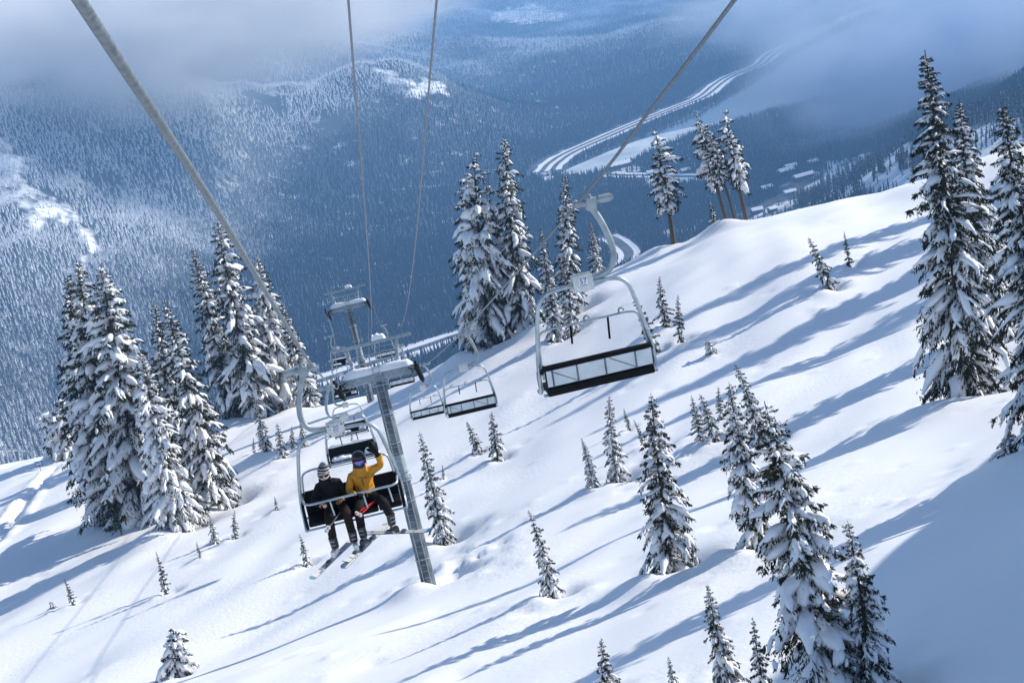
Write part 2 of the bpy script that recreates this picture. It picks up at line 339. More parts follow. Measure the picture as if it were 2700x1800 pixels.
ribbon('road_verge', R2, 60, .9, M['snow'], 'white cleared strip along the valley road behind the lift towers'); ribbon('road', R2, 13, 1.8, M['asphalt'], 'valley road behind the lift towers'); ROADS.append(R2)
R3 = ground_pts([(1395, 545), (1425, 562), (1445, 582), (1440, 600), (1420, 612)])
ribbon('road_verge', R3, 32, .9, M['snow'], 'snowbanks of the bend seen beside the raised chair hanger'); ribbon('road', R3, 13, 1.8, M['asphalt'], 'bend of dark road beside the raised chair hanger'); ROADS.append(R3)
R4 = ground_pts([(1395, 402), (1450, 404), (1500, 404), (1560, 407), (1620, 408), (1700, 404)])
ribbon('road_verge', R4, 40, .9, M['snow'], 'white verges of the side road below the lake'); ribbon('road', R4, 9, 1.8, M['asphalt'], 'straight side road below the lake'); ROADS.append(R4)
R5 = ground_pts([(1725, 488), (1770, 470), (1810, 452), (1835, 436), (1822, 422), (1850, 408)])
ribbon('road', R5, 9, 1.4, M['asphalt'], 'access road winding through the ski village'); ROADS.append(R5)

# clearings where no forest stands
def world_poly(pix): return [hit_far(px, py) for px, py in pix]
CLEAR = [world_poly(p) for p in [
    [(-40, 300), (40, 350), (70, 400), (120, 440), (185, 490), (130, 520), (60, 505), (15, 450), (-40, 440)],
    [(150, 530), (200, 535), (225, 590), (200, 640), (180, 580)],
    [(838, 148), (900, 152), (980, 188), (1032, 222), (960, 226), (905, 190)],
    [(1222, 228), (1250, 230), (1292, 256), (1270, 258)],
    [(1700, 506), (1770, 482), (1830, 440), (1880, 404), (1940, 372), (2010, 342), (2120, 318), (2400, 250), (2400, 360), (2080, 450), (1900, 486)],
    [(1480, 395), (1560, 392), (1620, 400), (1600, 420), (1500, 428)],
    [(1405, 385), (1450, 372), (1480, 378), (1440, 392)],
    [(1500, 545), (1520, 520), (1580, 505), (1600, 512), (1540, 535), (1515, 560)],
    [(1120, 52), (1160, 24), (1230, 12), (1320, 30), (1290, 48), (1210, 58)], [(1230, 395), (1262, 384), (1280, 402), (1250, 420)]]]
def in_clear(x, y, c):
    return in_poly(x + 26 * fbm(x / 45., y / 120., 3), y + 110 * fbm(x / 60. + 9, y / 150., 3), c)
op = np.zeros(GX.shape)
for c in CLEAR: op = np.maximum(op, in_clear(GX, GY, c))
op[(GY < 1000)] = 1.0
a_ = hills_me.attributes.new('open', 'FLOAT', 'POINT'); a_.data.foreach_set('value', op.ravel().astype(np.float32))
# ---- forest points
rng = np.random.default_rng(21)
ang = GZ / GY; cm = np.maximum.accumulate(ang, axis=0)
def sample(arr, x, y):
    r = np.clip(np.log(y / 205.0) / np.log(12500.0 / 205.0) * (NR - 1), 0, NR - 1.001); c = np.clip((x / y + .78) / 1.56 * (NC - 1), 0, NC - 1.001)
    r0 = r.astype(int); c0 = c.astype(int); rf = r - r0; cf = c - c0
    return (arr[r0, c0] * (1 - rf) + arr[r0 + 1, c0] * rf) * (1 - cf) + (arr[r0, c0 + 1] * (1 - rf) + arr[r0 + 1, c0 + 1] * rf) * cf
PX, PY, PS = [], [], []
for (y0, y1, sp_, sc_) in [(1150, 2500, 5.6, .8), (2500, 4300, 7.5, .88), (4300, 9800, 14.0, 1.2)]:
    ys = np.arange(y0, y1, sp_)
    for yv in ys:
        hw = .47 * yv; xs = np.arange(-hw, hw, sp_)
        PX.append(xs + rng.uniform(-.5, .5, len(xs)) * sp_); PY.append(yv + rng.uniform(-.5, .5, len(xs)) * sp_); PS.append(np.full(len(xs), sc_))
PX = np.concatenate(PX); PY = np.concatenate(PY); PS = np.concatenate(PS)
PZ = sample(GZ, PX, PY); keep = ((PZ + 22) / PY > sample(cm, PX, PY * .995)) & (np.abs(PX / PY) < .46)
keep &= ~in_poly(PX, PY, LAKE)
for c in CLEAR: keep &= ~(in_clear(PX, PY, c) & (rng.random(len(PX)) > .14 + .6 * (vnoise(PX / 22., PY / 60.) > .12)))
for rd in ROADS:
    Q = np.array(spline(rd, 10))[:, :2]
    lim = 44 if rd is HW else (24 if rd is not R3 else 18); near = np.zeros(len(PX), bool)
    bb = (PX > Q[:, 0].min() - 60) & (PX < Q[:, 0].max() + 60) & (PY > Q[:, 1].min() - 60) & (PY < Q[:, 1].max() + 60); ii = np.where(bb)[0]
    dmin = np.full(len(ii), 1e9)
    for a in range(len(Q) - 1):
        ab = Q[a + 1] - Q[a]; t = np.clip(((PX[ii] - Q[a, 0]) * ab[0] + (PY[ii] - Q[a, 1]) * ab[1]) / (ab @ ab), 0, 1)
        dmin = np.minimum(dmin, np.hypot(PX[ii] - Q[a, 0] - t * ab[0], PY[ii] - Q[a, 1] - t * ab[1]))
    near[ii[dmin < lim]] = True; keep &= ~near
hgt = np.clip((PZ + 470) / 300, 0, 1)
thin = fbm(PX / 160. + 5, PY / 260., 4)
keep &= ~((thin > .46) & (hgt > .12)) & ~((thin > .3) & (hgt > .5) & (rng.random(len(PX)) > .5))
PX, PY, PZ, PS, hgt = PX[keep], PY[keep], PZ[keep], PS[keep], hgt[keep]
frost_light = -.06 + .42 * hgt + .5 * sstep(-60, -560, PX) + .55 * fbm(PX / 300., PY / 420. + 7, 4) + rng.normal(0, .07, len(PX)) + .5 * sstep(4300, 5600, PY) + .5 * sstep(-330, -210, PZ) * sstep(2900, 3300, PY) - .12 * sstep(150, 600, PX) * sstep(3000, 1500, PY)  # frost by height, plus sunlit crests and cloud-shaded valley painted in as tone
fm = mesh_np('forest', np.stack([PX, PY, PZ - .4], 1), np.zeros((0, 3), np.int32), [M['forest']])
for nme, arr in (('scl', PS * rng.uniform(.62, 1.2, len(PX)) * (1 - .22 * hgt)), ('frost_light', np.clip(frost_light, 0, 1.0)), ('spin', rng.uniform(0, 6.28, len(PX)))):
    a = fm.attributes.new(nme, 'FLOAT', 'POINT'); a.data.foreach_set('value', arr.astype(np.float32))
forest = tag(link('forest', fm), 'dense snow-dusted conifer forest covering the valley and far hills', 'forest', kind='stuff')
ng = bpy.data.node_groups.new('forest_trees', 'GeometryNodeTree'); ng.is_modifier = True
ng.interface.new_socket('Geometry', in_out='INPUT', socket_type='NodeSocketGeometry'); ng.interface.new_socket('Geometry', in_out='OUTPUT', socket_type='NodeSocketGeometry')
N = ng.nodes; Lk = ng.links; gi = N.new('NodeGroupInput'); go = N.new('NodeGroupOutput'); jn = N.new('GeometryNodeJoinGeometry')
for (zb, h, rad, nv) in [(.8, 5.6, 2.0, 5), (4.4, 5.4, 1.6, 5), (8.2, 6.6, 1.1, 4)]:
    cn = N.new('GeometryNodeMeshCone'); cn.fill_type = 'NONE'; cn.inputs['Vertices'].default_value = nv; cn.inputs['Radius Top'].default_value = .02; cn.inputs['Radius Bottom'].default_value = rad; cn.inputs['Depth'].default_value = h
    tr = N.new('GeometryNodeTransform'); tr.inputs['Translation'].default_value = (.25 * math.sin(zb * 3), .25 * math.cos(zb * 5), zb); tr.inputs['Rotation'].default_value = (.06, -.05, zb)
    Lk.new(cn.outputs['Mesh'], tr.inputs['Geometry']); Lk.new(tr.outputs['Geometry'], jn.inputs[0])
sm = N.new('GeometryNodeSetMaterial'); sm.inputs['Material'].default_value = M['forest']; Lk.new(jn.outputs[0], sm.inputs['Geometry'])
ip = N.new('GeometryNodeInstanceOnPoints'); Lk.new(gi.outputs[0], ip.inputs['Points']); Lk.new(sm.outputs[0], ip.inputs['Instance'])
def named(nm):
    q = N.new('GeometryNodeInputNamedAttribute'); q.data_type = 'FLOAT'; q.inputs['Name'].default_value = nm; return q
q1 = named('scl'); q2 = named('spin'); cx = N.new('ShaderNodeCombineXYZ'); Lk.new(q2.outputs['Attribute'], cx.inputs['Z'])
Lk.new(q1.outputs['Attribute'], ip.inputs['Scale']); Lk.new(cx.outputs[0], ip.inputs['Rotation']); Lk.new(ip.outputs['Instances'], go.inputs[0])

# ------------------------------------------------------------------ the near snow slope
WELLS = []

# ------------------------------------------------------------------ snow-laden conifers
def sweep(P, S, U, a, b, out, rng, under=.35):
    """a lumpy cap of snow along the points P: half-width a and thickness b per point"""
    n = len(P); th = np.linspace(0, math.pi, 6); base = len(out[0]) and sum(len(v) for v in out[0]) or 0
    ca, sa = np.cos(th), np.sin(th)
    jit = 1 + rng.normal(0, .16, (n, 6))
    R = P[:, None, :] + S[:, None, :] * (ca[None, :] * a[:, None] * jit)[..., None] + U[:, None, :] * (sa[None, :] * b[:, None] * jit - .12 * b[:, None])[..., None]
    R[:, 0] -= U * (b * .75)[:, None]; R[:, 5] -= U * (b * .75)[:, None]
    bot = P - U * (under * b)[:, None]
    V = np.concatenate([R, bot[:, None, :]], 1).reshape(-1, 3); k = 7
    i = np.arange(n - 1)[:, None] * k; j = np.arange(k)[None, :]
    F = np.stack([i + j, i + (j + 1) % k, i + k + (j + 1) % k, i + k + j], -1).reshape(-1, 4) + base
    out[0].append(V); out[1].append(F)
def conifer(name, seed, H, R, nb, bare=.03, snow=1.0, blade=.3, droop=1.0, pw=.85, bend=.02, tops=1, dark=1.0, trunk_r=None):
    rng = np.random.default_rng(seed); wood = MB(); BL = []; SN = ([], [])
    axes = [(0.0, 0.0, 1.0, 0.0)] + [(rng.uniform(-.16, .16) * R * 2.2, rng.uniform(-.16, .16) * R * 2.2, rng.uniform(.82, .93), rng.uniform(.45, .6)) for _ in range(tops - 1)]
    tr = trunk_r or H * .014 + .012
    bx, by = rng.uniform(-1, 1, 2) * bend * H
    def axis(t, ax=0):
        ox, oy, hh, st = axes[ax]; q = np.clip((t - st) / max(1e-3, (hh - st)), 0, 1) if ax else 0
        k = t ** 3
        return np.array([bx * k + ox * min(1, q * 2.2), by * k + oy * min(1, q * 2.2), H * t])
    for ax in range(tops):
        ox, oy, hh, st = axes[ax]; ts = np.linspace(max(0, st - .04 if ax else -.02), hh, 12)
        wood.tube([axis(t, ax) for t in ts], [max(.012 * H / 10, tr * (1 - t / (hh * 1.02)) ** .8 * (1 if ax == 0 else .7)) for t in ts], 7)
    def blades(B, Dn, Ln, Wd):
        n = len(B); Dn = Dn / (np.linalg.norm(Dn, axis=1)[:, None] + 1e-9); rv = rng.normal(0, 1, (n, 3)); S = np.cross(Dn, rv); S /= np.linalg.norm(S, axis=1)[:, None] + 1e-9
        mid = B + Dn * (Ln * .45)[:, None]; V = np.stack([B, mid + S * Wd[:, None], B + Dn * Ln[:, None], mid - S * Wd[:, None]], 1); BL.append(V.reshape(-1, 3))
    for i in range(nb):
        ax = 0
        t = bare + (1 - bare) * ((i + rng.random()) / nb) ** .92 * .985
        if tops > 1 and t > .5: ax = rng.integers(0, tops); t = max(axes[ax][3] + .02, t * axes[ax][2])
        top_t = axes[ax][2]; u = min(1, t / top_t)
        prof = (1 - u) ** pw * min(1.0, .62 + 2.6 * (u - bare)) + .02
        L = R * prof * rng.choice([rng.uniform(.45, .8), rng.uniform(.85, 1.12), rng.uniform(1.05, 1.32)], p=[.3, .5, .2])
        if rng.random() < .05: L *= 1.3
        az = i * 2.39996 + rng.normal(0, .4); ce, se = math.cos(az), math.sin(az)
        e0 = math.radians(-20 + 48 * u ** 1.6) + rng.normal(0, .15); e1 = max(-1.35, e0 - math.radians(rng.uniform(30, 66)) * droop * (1 - .3 * u))
        n = 7; s = np.linspace(0, 1, n); el = e0 + (e1 - e0) * s ** .9; seg = L / (n - 1)
        hor = np.concatenate([[0], np.cumsum(np.cos(el[:-1]) * seg)]); ver = np.concatenate([[0], np.cumsum(np.sin(el[:-1]) * seg)])
        c0 = axis(t, ax); P = np.stack([c0[0] + ce * hor, c0[1] + se * hor, c0[2] + ver], 1)
        side = rng.normal(0, .12) * L; P[:, 0] += -se * side * s ** 2; P[:, 1] += ce * side * s ** 2
        T = np.gradient(P, axis=0); T /= np.linalg.norm(T, axis=1)[:, None] + 1e-9; S = np.tile(np.array([-se, ce, 0.]), (n, 1)); U = np.cross(S, T) * -1.0
        U = np.where(U[:, 2:3] < 0, -U, U); U = U * .6 + np.array([0, 0, .6]); U /= np.linalg.norm(U, axis=1)[:, None]
        if L > .22 * R: wood.tube(P[:6], [max(.006, .022 * L * (1 - .15 * k)) * .6 for k in range(6)], 4, cap=False)
        W = L * .185 * rng.uniform(.75, 1.3) + .012 * R; w = W * np.sin(math.pi * np.clip(.14 + .8 * s, 0, 1)) ** .7
        # needles on twigs
        m = int(np.clip(10 + 17 * L / max(R, .1), 10, 28)); ss = np.clip(rng.uniform(.1, 1.0, m), 0, 1); ss[:2] = 1.0
        k0 = np.minimum((ss * (n - 1)).astype(int), n - 2); f = ss * (n - 1) - k0; B = P[k0] * (1 - f)[:, None] + P[k0 + 1] * f[:, None]; Tb = T[k0]; sg = np.where(rng.random(m) < .5, -1, 1)
        tw = Tb * rng.uniform(.45, .95, m)[:, None] + S[0][None] * (sg * rng.uniform(.35, 1.0, m))[:, None] + np.array([0, 0, -1.])[None] * rng.uniform(.1, .8, m)[:, None]
        tw /= np.linalg.norm(tw, axis=1)[:, None]; bs = blade * float(np.clip(.3 + .75 * L / (.42 * R), .3, 1.05)); tl = np.interp(ss, s, w) * rng.uniform(.9, 1.75, m) + .3 * bs
        nbld = 7
        for q in range(nbld):
            fq = (q + rng.random(m)) / nbld
            BB = B + tw * (tl * fq)[:, None] - np.array([0, 0, 1.]) * (.02 * L)
            DD = tw * .75 + np.array([0, 0, -1.]) * rng.uniform(.15, 1.15, m)[:, None] + rng.normal(0, .38, (m, 3))
            blades(BB, DD, bs * rng.uniform(.6, 1.25, m), bs * rng.uniform(.09, .17, m))
        # the load of snow
        cov = snow * (1.12 if (ce * -.75 + se * -.5) > 0 else .82) * rng.uniform(.42, 1.28)
        if cov > .5 * min(1.0, snow):
            i0 = rng.integers(0, 2); i1 = n - (0 if rng.random() < .45 else 1)
            if u > .93: i0, i1 = 1, n - 1
            lump = np.interp(s, np.linspace(0, 1, 5), rng.uniform(.55, 1.3, 5)); endt = np.sin(np.pi * np.clip((np.arange(n) - i0 + .4) / (i1 - i0 - .2), 0.03, .97)) ** .55
            a = np.minimum(w * .74, .095 * R + .055) * np.sqrt(cov) * lump * endt; b = np.minimum(.58 * w + .05 * R * prof, .08 * R + .03) * cov * lump * endt
            sl = slice(i0, i1); sweep((P + U * (b * .12)[:, None])[sl], S[sl], U[sl], a[sl], b[sl], SN, rng)
            for q in range(rng.integers(3, 7)):
                j = rng.integers(0, m); ln = tl[j] * rng.uniform(.8, 1.3); p4 = np.linspace(0, 1, 4)
                d = tw[j] + np.array([0, 0, -.25]); Q = B[j] + np.outer(p4, tw[j]) * ln + np.outer(p4 ** 2, [0, 0, -.3 * ln]) + np.array([0, 0, .03 * L])
                Sx = np.cross(tw[j], [0, 0, 1.]); Sx /= np.linalg.norm(Sx) + 1e-9; aa = min(ln * .3, .07 * R) * cov * np.array([.5, 1, .85, .2]) * rng.uniform(.7, 1.2); bb = aa * .7
                sweep(Q, np.tile(Sx, (4, 1)), np.tile([0, 0, 1.], (4, 1)), aa, bb, SN, rng)
    # inner twigs near the stem
    nc = int(nb * 9 * dark); tt = bare + (1 - bare) * rng.random(nc) ** 1.1 * .96
    B = np.stack([axis(q) for q in tt]); az = rng.uniform(0, 6.28, nc); rr = R * (1 - tt) ** pw * rng.uniform(.02, .45, nc)
    B[:, 0] += np.cos(az) * rr; B[:, 1] += np.sin(az) * rr; bq = blade * (.25 + .85 * (1 - tt) ** .6)
    blades(B, np.stack([np.cos(az) * .7, np.sin(az) * .7, rng.uniform(-1.3, .1, nc)], 1), bq * rng.uniform(.8, 1.5, nc), bq * rng.uniform(.12, .22, nc))
    BV = np.concatenate(BL); q = np.arange(len(BV) // 4)[:, None] * 4
    return (wood.mesh(name + '_trunk', M['bark']), mesh_np(name + '_crown', BV, q + np.array([[0, 1, 2, 3]]), [M['needle']]),
            mesh_np(name + '_snow', np.concatenate(SN[0]), np.concatenate(SN[1]), [M['snowload']], True), H)
VAR = {
    'tallA': conifer('tall_a', 11, 24, 4.5, 205, .03, 1.05, .34, 1.0, .8), 'tallB': conifer('tall_b', 12, 24, 4.0, 200, .03, 1.0, .34, 1.05, .88), 'tallC': conifer('tall_c', 13, 24, 5.2, 210, .02, 1.1, .34, 1.0, .78),
    'slimA': conifer('slim_a', 14, 22, 3.1, 170, .04, 1.05, .32, 1.1, .82), 'multi': conifer('multi', 15, 22, 4.7, 230, .04, 1.15, .34, 1.15, .62, tops=4),
    'ridgeA': conifer('ridge_a', 16, 14, 2.6, 90, .34, 1.25, .27, 1.0, .55, tops=2, trunk_r=.3), 'ridgeB': conifer('ridge_b', 17, 14, 2.4, 80, .38, 1.3, .27, .95, .5, tops=2, trunk_r=.27), 'ridgeC': conifer('ridge_c', 18, 14, 2.2, 66, .48, 1.2, .27, .9, .45, trunk_r=.25),
    'giantA': conifer('giant_a', 19, 19, 3.2, 225, .0, .62, .27, 1.2, .85, bend=.015, dark=1.6), 'giantB': conifer('giant_b', 20, 19, 3.5, 220, .0, .62, .27, 1.15, .8, bend=.02, dark=1.6),
    'midA': conifer('mid_a', 31, 7, 1.1, 100, .0, .9, .12, 1.15, .8, .05), 'midB': conifer('mid_b', 32, 7, 1.1, 96, .0, .95, .12, 1.2, .85, .07), 'wide': conifer('wide', 37, 7, 1.28, 190, .0, 1.0, .1, 1.15, .72, .03, dark=1.4), 'midD': conifer('mid_d', 38, 7, 1.2, 140, .0, .98, .115, 1.2, .75, .05), 'midC': conifer('mid_c', 33, 7, 1.25, 130, .0, 1.0, .125, 1.2, .8, .04),
    'sapA': conifer('sap_a', 41, 3, .52, 52, .0, .95, .085, 1.0, .9, .08), 'sapB': conifer('sap_b', 42, 3, .44, 44, .0, .75, .085, .9, .95, .1), 'sapC': conifer('sap_c', 43, 3, .66, 60, .0, 1.1, .09, 1.1, .85, .06),
    'bush': conifer('bush', 44, 2, .85, 46, .0, 1.7, .1, 1.3, .45, .1), 'thin': conifer('thin', 45, 3, .42, 40, .02, .28, .09, .5, .9, .05), 'droopy': conifer('droopy', 46, 8, 3.5, 90, .1, 1.4, .28, 1.3, .4, .1, tops=3)}
TREES = [
 # left clusters of tall trees
 ('tallB', (143, 631), (232, 1135), 'tall snowy conifer, leftmost peak of the big cluster on the left'),
 ('tallA', (176, 599), (272, 1205), 'tallest snowy conifer of the big left cluster, beside its leftmost peak'),
 ('tallC', (224, 604), (335, 1195), 'broad snowy conifer in the middle of the big left cluster'),
 ('slimA', (346, 693), (440, 1150), 'slim snowy conifer with the left of the twin peaks in the big left cluster'),
 ('tallB', (376, 686), (500, 1152), 'snowy conifer with the right of the twin peaks, right edge of the big left cluster'),
 ('tallC', (314, 806), (412, 1205), 'shorter heavily laden conifer at the front of the big left cluster'),
 ('tallB', (440, 566), (542, 955), 'snowy conifer left of the tallest peak behind the thick near rope'),
 ('tallA', (490, 505), (592, 955), 'tallest snowy conifer of the cluster crossed by the thick near rope'),
 ('tallC', (583, 586), (660, 940), 'snow-capped conifer right of the thick near rope'),
 ('slimA', (645, 690), (716, 932), 'low snowy conifer at the right foot of the cluster beside the waving rider chair hanger'),
 ('droopy', (138, 915), (150, 1052), 'bowed snow-burdened tree beside the small blue sign'),
 # middle cluster
 ('multi', (1080, 344), (1122, 800), 'many-topped snowy conifer at the left of the middle cluster'),
 ('tallA', (1152, 314), (1196, 762), 'tallest conifer of the middle cluster with a pointed white tip'),
 ('slimA', (1074, 461), (1102, 808), 'narrow conifer at the left edge of the middle cluster'),
 ('slimA', (1240, 516), (1268, 742), 'lower snowy conifer between the middle cluster and the slender one'),
 ('slimA', (1292, 392), (1312, 712), 'slender tall conifer behind the near empty chair hanger'),
 ('tallB', (1357, 506), (1372, 640), 'half-hidden snowy conifer inside the curve of the near empty chair hanger'),
 ('midC', (1256, 612), (1276, 785), 'narrow young conifer seen through the left side of the near empty chair frame'),
 ('midB', (1300, 590), (1312, 757), 'snow-plastered young conifer behind the number plate of the near empty chair'),
 # ridge trees
 ('ridgeA', (1510, 296), (1546, 552), 'bare-trunked twin-topped conifer standing alone on the ridge edge'),
 ('ridgeB', (1602, 262), (1672, 515), 'leaning bare-trunked conifer, left of the pair on the ridge'),
 ('ridgeC', (1628, 300), (1692, 512), 'thin-trunked conifer squeezed between the ridge pair'),
 ('ridgeA', (1660, 250), (1714, 504), 'bare-trunked conifer, right of the pair on the ridge, highest tip'),
 ('sapA', (1633, 452), (1642, 520), 'little snowy sapling at the feet of the ridge pair'),
 # right giants
 ('giantA', (2130, 112), (2228, 905), 'giant dark conifer reaching highest on the right'),
 ('giantB', (2198, 226), (2262, 790), 'conifer partly hidden behind the giant one on the right'),
 ('giantB', (2305, 225), (2436, 1010), 'big dark conifer cut by the right edge of the picture'),
 ('bush', (2350, 985), (2312, 1062), 'buried conifer bush poking out at the right edge below the giants'),
 # saplings and young trees on the open slope
 ('sapC', (1862, 540), (1906, 662), 'young snowy conifer leaning on the upper right slope'),
 ('thin', (1938, 530), (1952, 614), 'bare thin sapling beside the leaning young conifer on the upper right slope'),
 ('sapA', (1507, 632), (1530, 748), 'snowy young conifer just right of the near empty chair'),
 ('sapB', (1550, 675), (1564, 782), 'thin young conifer standing right of the snowy one by the near empty chair'),
 ('sapB', (1452, 668), (1508, 806), 'leaning thin conifer seen through the right side of the near empty chair'),
 ('bush', (1624, 778), (1636, 815), 'small buried bush alone on the slope right of the near empty chair'),
 ('midA', (1386, 908), (1420, 1102), 'narrow snowy conifer directly below the near empty chair seat'),
 ('midB', (1338, 1000), (1366, 1126), 'short dense conifer left of the one below the near empty chair'),
 ('sapB', (1430, 936), (1446, 985), 'tiny conifer tip behind the one below the near empty chair'),
 ('sapB', (1455, 962), (1482, 1025), 'little half-buried conifer between two taller young ones right below the near chair'),
 ('midC', (1490, 898), (1540, 1308), 'tall snow-plastered young conifer in the centre right of the open slope'),
 ('sapA', (1586, 910), (1612, 1016), 'leftmost of the three small conifers bunched on the right slope'),
 ('sapC', (1613, 900), (1642, 1012), 'middle of the three small conifers bunched on the right slope'),
 ('sapA', (1645, 888), (1658, 965), 'smallest and rearmost of the small conifers bunched on the right slope'),
 ('midD', (1667, 871), (1745, 1258), 'snowy young conifer in front of the bunch of small ones, its foot in a hollow'),
 ('midA', (1702, 826), (1750, 1024), 'slim dark-topped young conifer behind the bunch on the right slope'),
 ('wide', (1771, 911), (1914, 1612), 'largest snow-draped young conifer at lower right'),
 ('midD', (1952, 1194), (2014, 1592), 'pointed young conifer right of the largest snow-draped one at lower right'),
 ('midD', (1618, 1340), (1684, 1600), 'dark curled-tip conifer at the bottom edge left of the largest snow-draped one'),
 ('sapA', (1723, 1421), (1758, 1592), 'thin white sapling at the bottom edge between two bigger conifers'),
 ('sapA', (1376, 1456), (1398, 1592), 'lone sapling at the bottom edge of the open slope'),
 ('sapC', (1531, 1506), (1552, 1580), 'snow-buried sapling tip at the bottom edge'),
 ('midB', (1224, 1166), (1270, 1368), 'lone narrow conifer in the middle of the open slope right of the tower foot'),
 ('midA', (965, 992), (1020, 1242), 'dark slender conifer just right of the tower column'),
 ('sapC', (1075, 966), (1100, 1040), 'bushy sapling below the middle empty chair, left of its pair'),
 ('sapC', (1128, 945), (1142, 1056), 'bushy sapling below the middle empty chair, right of its pair'),
 ('sapB', (1014, 1066), (1019, 1102), 'tiny twig of a tree behind the slender conifer by the tower'),
 ('midC', (588, 925), (612, 1036), 'young snowy conifer at the foot of the rope-crossed cluster'),
 ('sapC', (638, 968), (650, 1052), 'small snowy conifer right of the young one by the rope-crossed cluster'),
 ('sapA', (668, 975), (672, 1030), 'slight sapling left of the waving rider chair frame'),
 ('sapC', (692, 965), (698, 1026), 'white sapling half behind the left corner of the waving rider chair frame'),
 ('sapA', (580, 1005), (584, 1040), 'tiny snow-capped sapling left of the young one by the rope-crossed cluster'),
 ('sapB', (805, 990), (808, 1040), 'sparse sapling seen between two chairs behind the waving rider'),
 ('sapC', (478, 1184), (496, 1246), 'left of two snow-capped saplings below the big left cluster'),
 ('sapA', (532, 1172), (541, 1236), 'right of two snow-capped saplings below the big left cluster'),
 ('sapB', (449, 1243), (461, 1282), 'tiny leaning sapling below the two snow-capped ones on the left'),
 ('sapA', (632, 1137), (636, 1170), 'tiny buried sapling left of the chair with two riders'),
 ('sapA', (693, 1223), (704, 1297), 'small upright sapling below the ski tips of the two riders'),
 ('sapB', (360, 1265), (382, 1364), 'curved thin sapling with a long shadow at lower left'),
 ('sapB', (147, 1325), (169, 1388), 'bent twin-stemmed sapling near the left edge'),
 ('bush', (116, 1380), (124, 1398), 'tiny twig showing through the snow at the left edge'),
 ('bush', (412, 1443), (408, 1552), 'rounded bush heaped with snow at the bottom left'),
]
PLACED = []
rngt = random.Random(5)
VW = {'tallB': 1.0, 'giantA': 1.0}
_first = {}
def plant(var, base, H, lean, spin, label, group, wide=1.0):
    tm, cm_, sm_, VH = VAR[var]; k = H / VH
    e = thing('conifer_tree' if H > 4.0 else 'sapling', label, 'tree', base, (0, 0, 0), group)
    z = Vector(lean).normalized(); q = Vector((0, 0, 1)).rotation_difference(z)
    e.rotation_mode = 'QUATERNION'; e.rotation_quaternion = q @ Euler((0, 0, spin)).to_quaternion(); e.scale = (k * wide, k * wide, k)
    link('trunk', tm, e); link('crown', cm_, e); tag(link('snow_cover', sm_, e), kind='stuff'); return e
for (var, tip, foot, label) in TREES:
    p, D = brow_hit(*foot)
    dt = ray(*tip); tp = dt * (p[1] / dt[1]); v = tp - p; v[0] = np.clip(v[0], -.2 * abs(v[2]), .2 * abs(v[2])); Ht = float(np.linalg.norm(v))
    if var in ('bush',): v = np.array([v[0] * .5, 0, abs(v[2])]); 
    small = Ht < 9
    PLACED.append((p, Ht, var))
    WELLS.append((p[0], p[1], max(.35, min(2.4, .16 * Ht + .12)), min(1.5, .13 * Ht + .1), min(.7, .07 * Ht + .05)))
    plant(var, (p[0], p[1], p[2] - (.06 * Ht if small else .25)), Ht * (1.05 if small else 1.01), v, rngt.uniform(0, 6.28), label, 'conifers on the snow slope', rngt.uniform(.92, 1.12))

for (x, y, Ht, lb) in ((61.5, 144, 26, 'tall conifer beyond the right edge casting the topmost long shadow'), (58, 134, 27, 'tall conifer beyond the right edge casting the second long shadow'), (54, 123, 25, 'tall conifer beyond the right edge casting the third long shadow'), (49.5, 113, 24, 'tall conifer beyond the right edge casting the fourth long shadow'), (63, 127, 26, 'tall conifer beyond the right edge casting the lowest long shadow')):
    plant('giantB' if Ht > 19 else 'slimA', (x, y, float(near_z(x, y)) - .3), Ht, (0, 0, 1), x * 1.7, lb, 'conifers on the snow slope', .9)

# ------------------------------------------------------------------ the chairlift: ropes, towers, chairs
def rope_mesh(name, pts, r, m, twist=None, fine=None, lobes=6):
    P = np.array(spline(pts, 24)); seg = np.linalg.norm(np.diff(P, axis=0), axis=1); S = np.concatenate([[0], np.cumsum(seg)])
    st = []
    s = 0.0
    while s < S[-1]:
        st.append(s); s += (.011 if fine and fine[0] < s < fine[1] else .6)
    st.append(S[-1]); st = np.array(st); Q = np.stack([np.interp(st, S, P[:, k]) for k in range(3)], 1)
    T = np.gradient(Q, axis=0); T /= np.linalg.norm(T, axis=1)[:, None]; A = np.cross(T, [0, 0, 1.]); A /= np.linalg.norm(A, axis=1)[:, None]; B = np.cross(T, A)
    n = 24 if twist else 8; th = np.linspace(0, 2 * math.pi, n, endpoint=False)[None, :]
    rr = r * (1 + (.24 * np.abs(np.cos(lobes / 2 * (th + 2 * math.pi * st[:, None] / twist))) - .15 if twist else 0)) + 0 * st[:, None]
    V = Q[:, None, :] + A[:, None, :] * (np.cos(th) * rr)[..., None] + B[:, None, :] * (np.sin(th) * rr)[..., None]
    k = len(st); i = np.arange(k - 1)[:, None] * n; j = np.arange(n)[None, :]
    F = np.stack([i + j, i + (j + 1) % n, i + n + (j + 1) % n, i + n + j], -1).reshape(-1, 4)
    return mesh_np(name, V, F, [m], True)
SLT, SRT = np.array([-10.44, 79.83, -22.70]), np.array([-5.66, 79.9, -22.48])       # where the ropes cross the first tower
SL2, SR2 = at(750, 714, 161), at(849, 692, 161)                                     # and the second
down = np.array([-.122, 1.0, -.34])
ROPE_L = [(.05, -5, 3.1), (-.57, 0, 1.6), (-1.15, 4.74, .07), (-1.68, 9.03, -1.3), (-2.54, 15.92, -3.62), (-3.79, 26.08, -6.98), (-7.1, 52.8, -15.05), SLT, (-14.1, 110, -28.9), (-17.0, 135, -33.2), SL2, SL2 + down * 60, SL2 + down * 160]
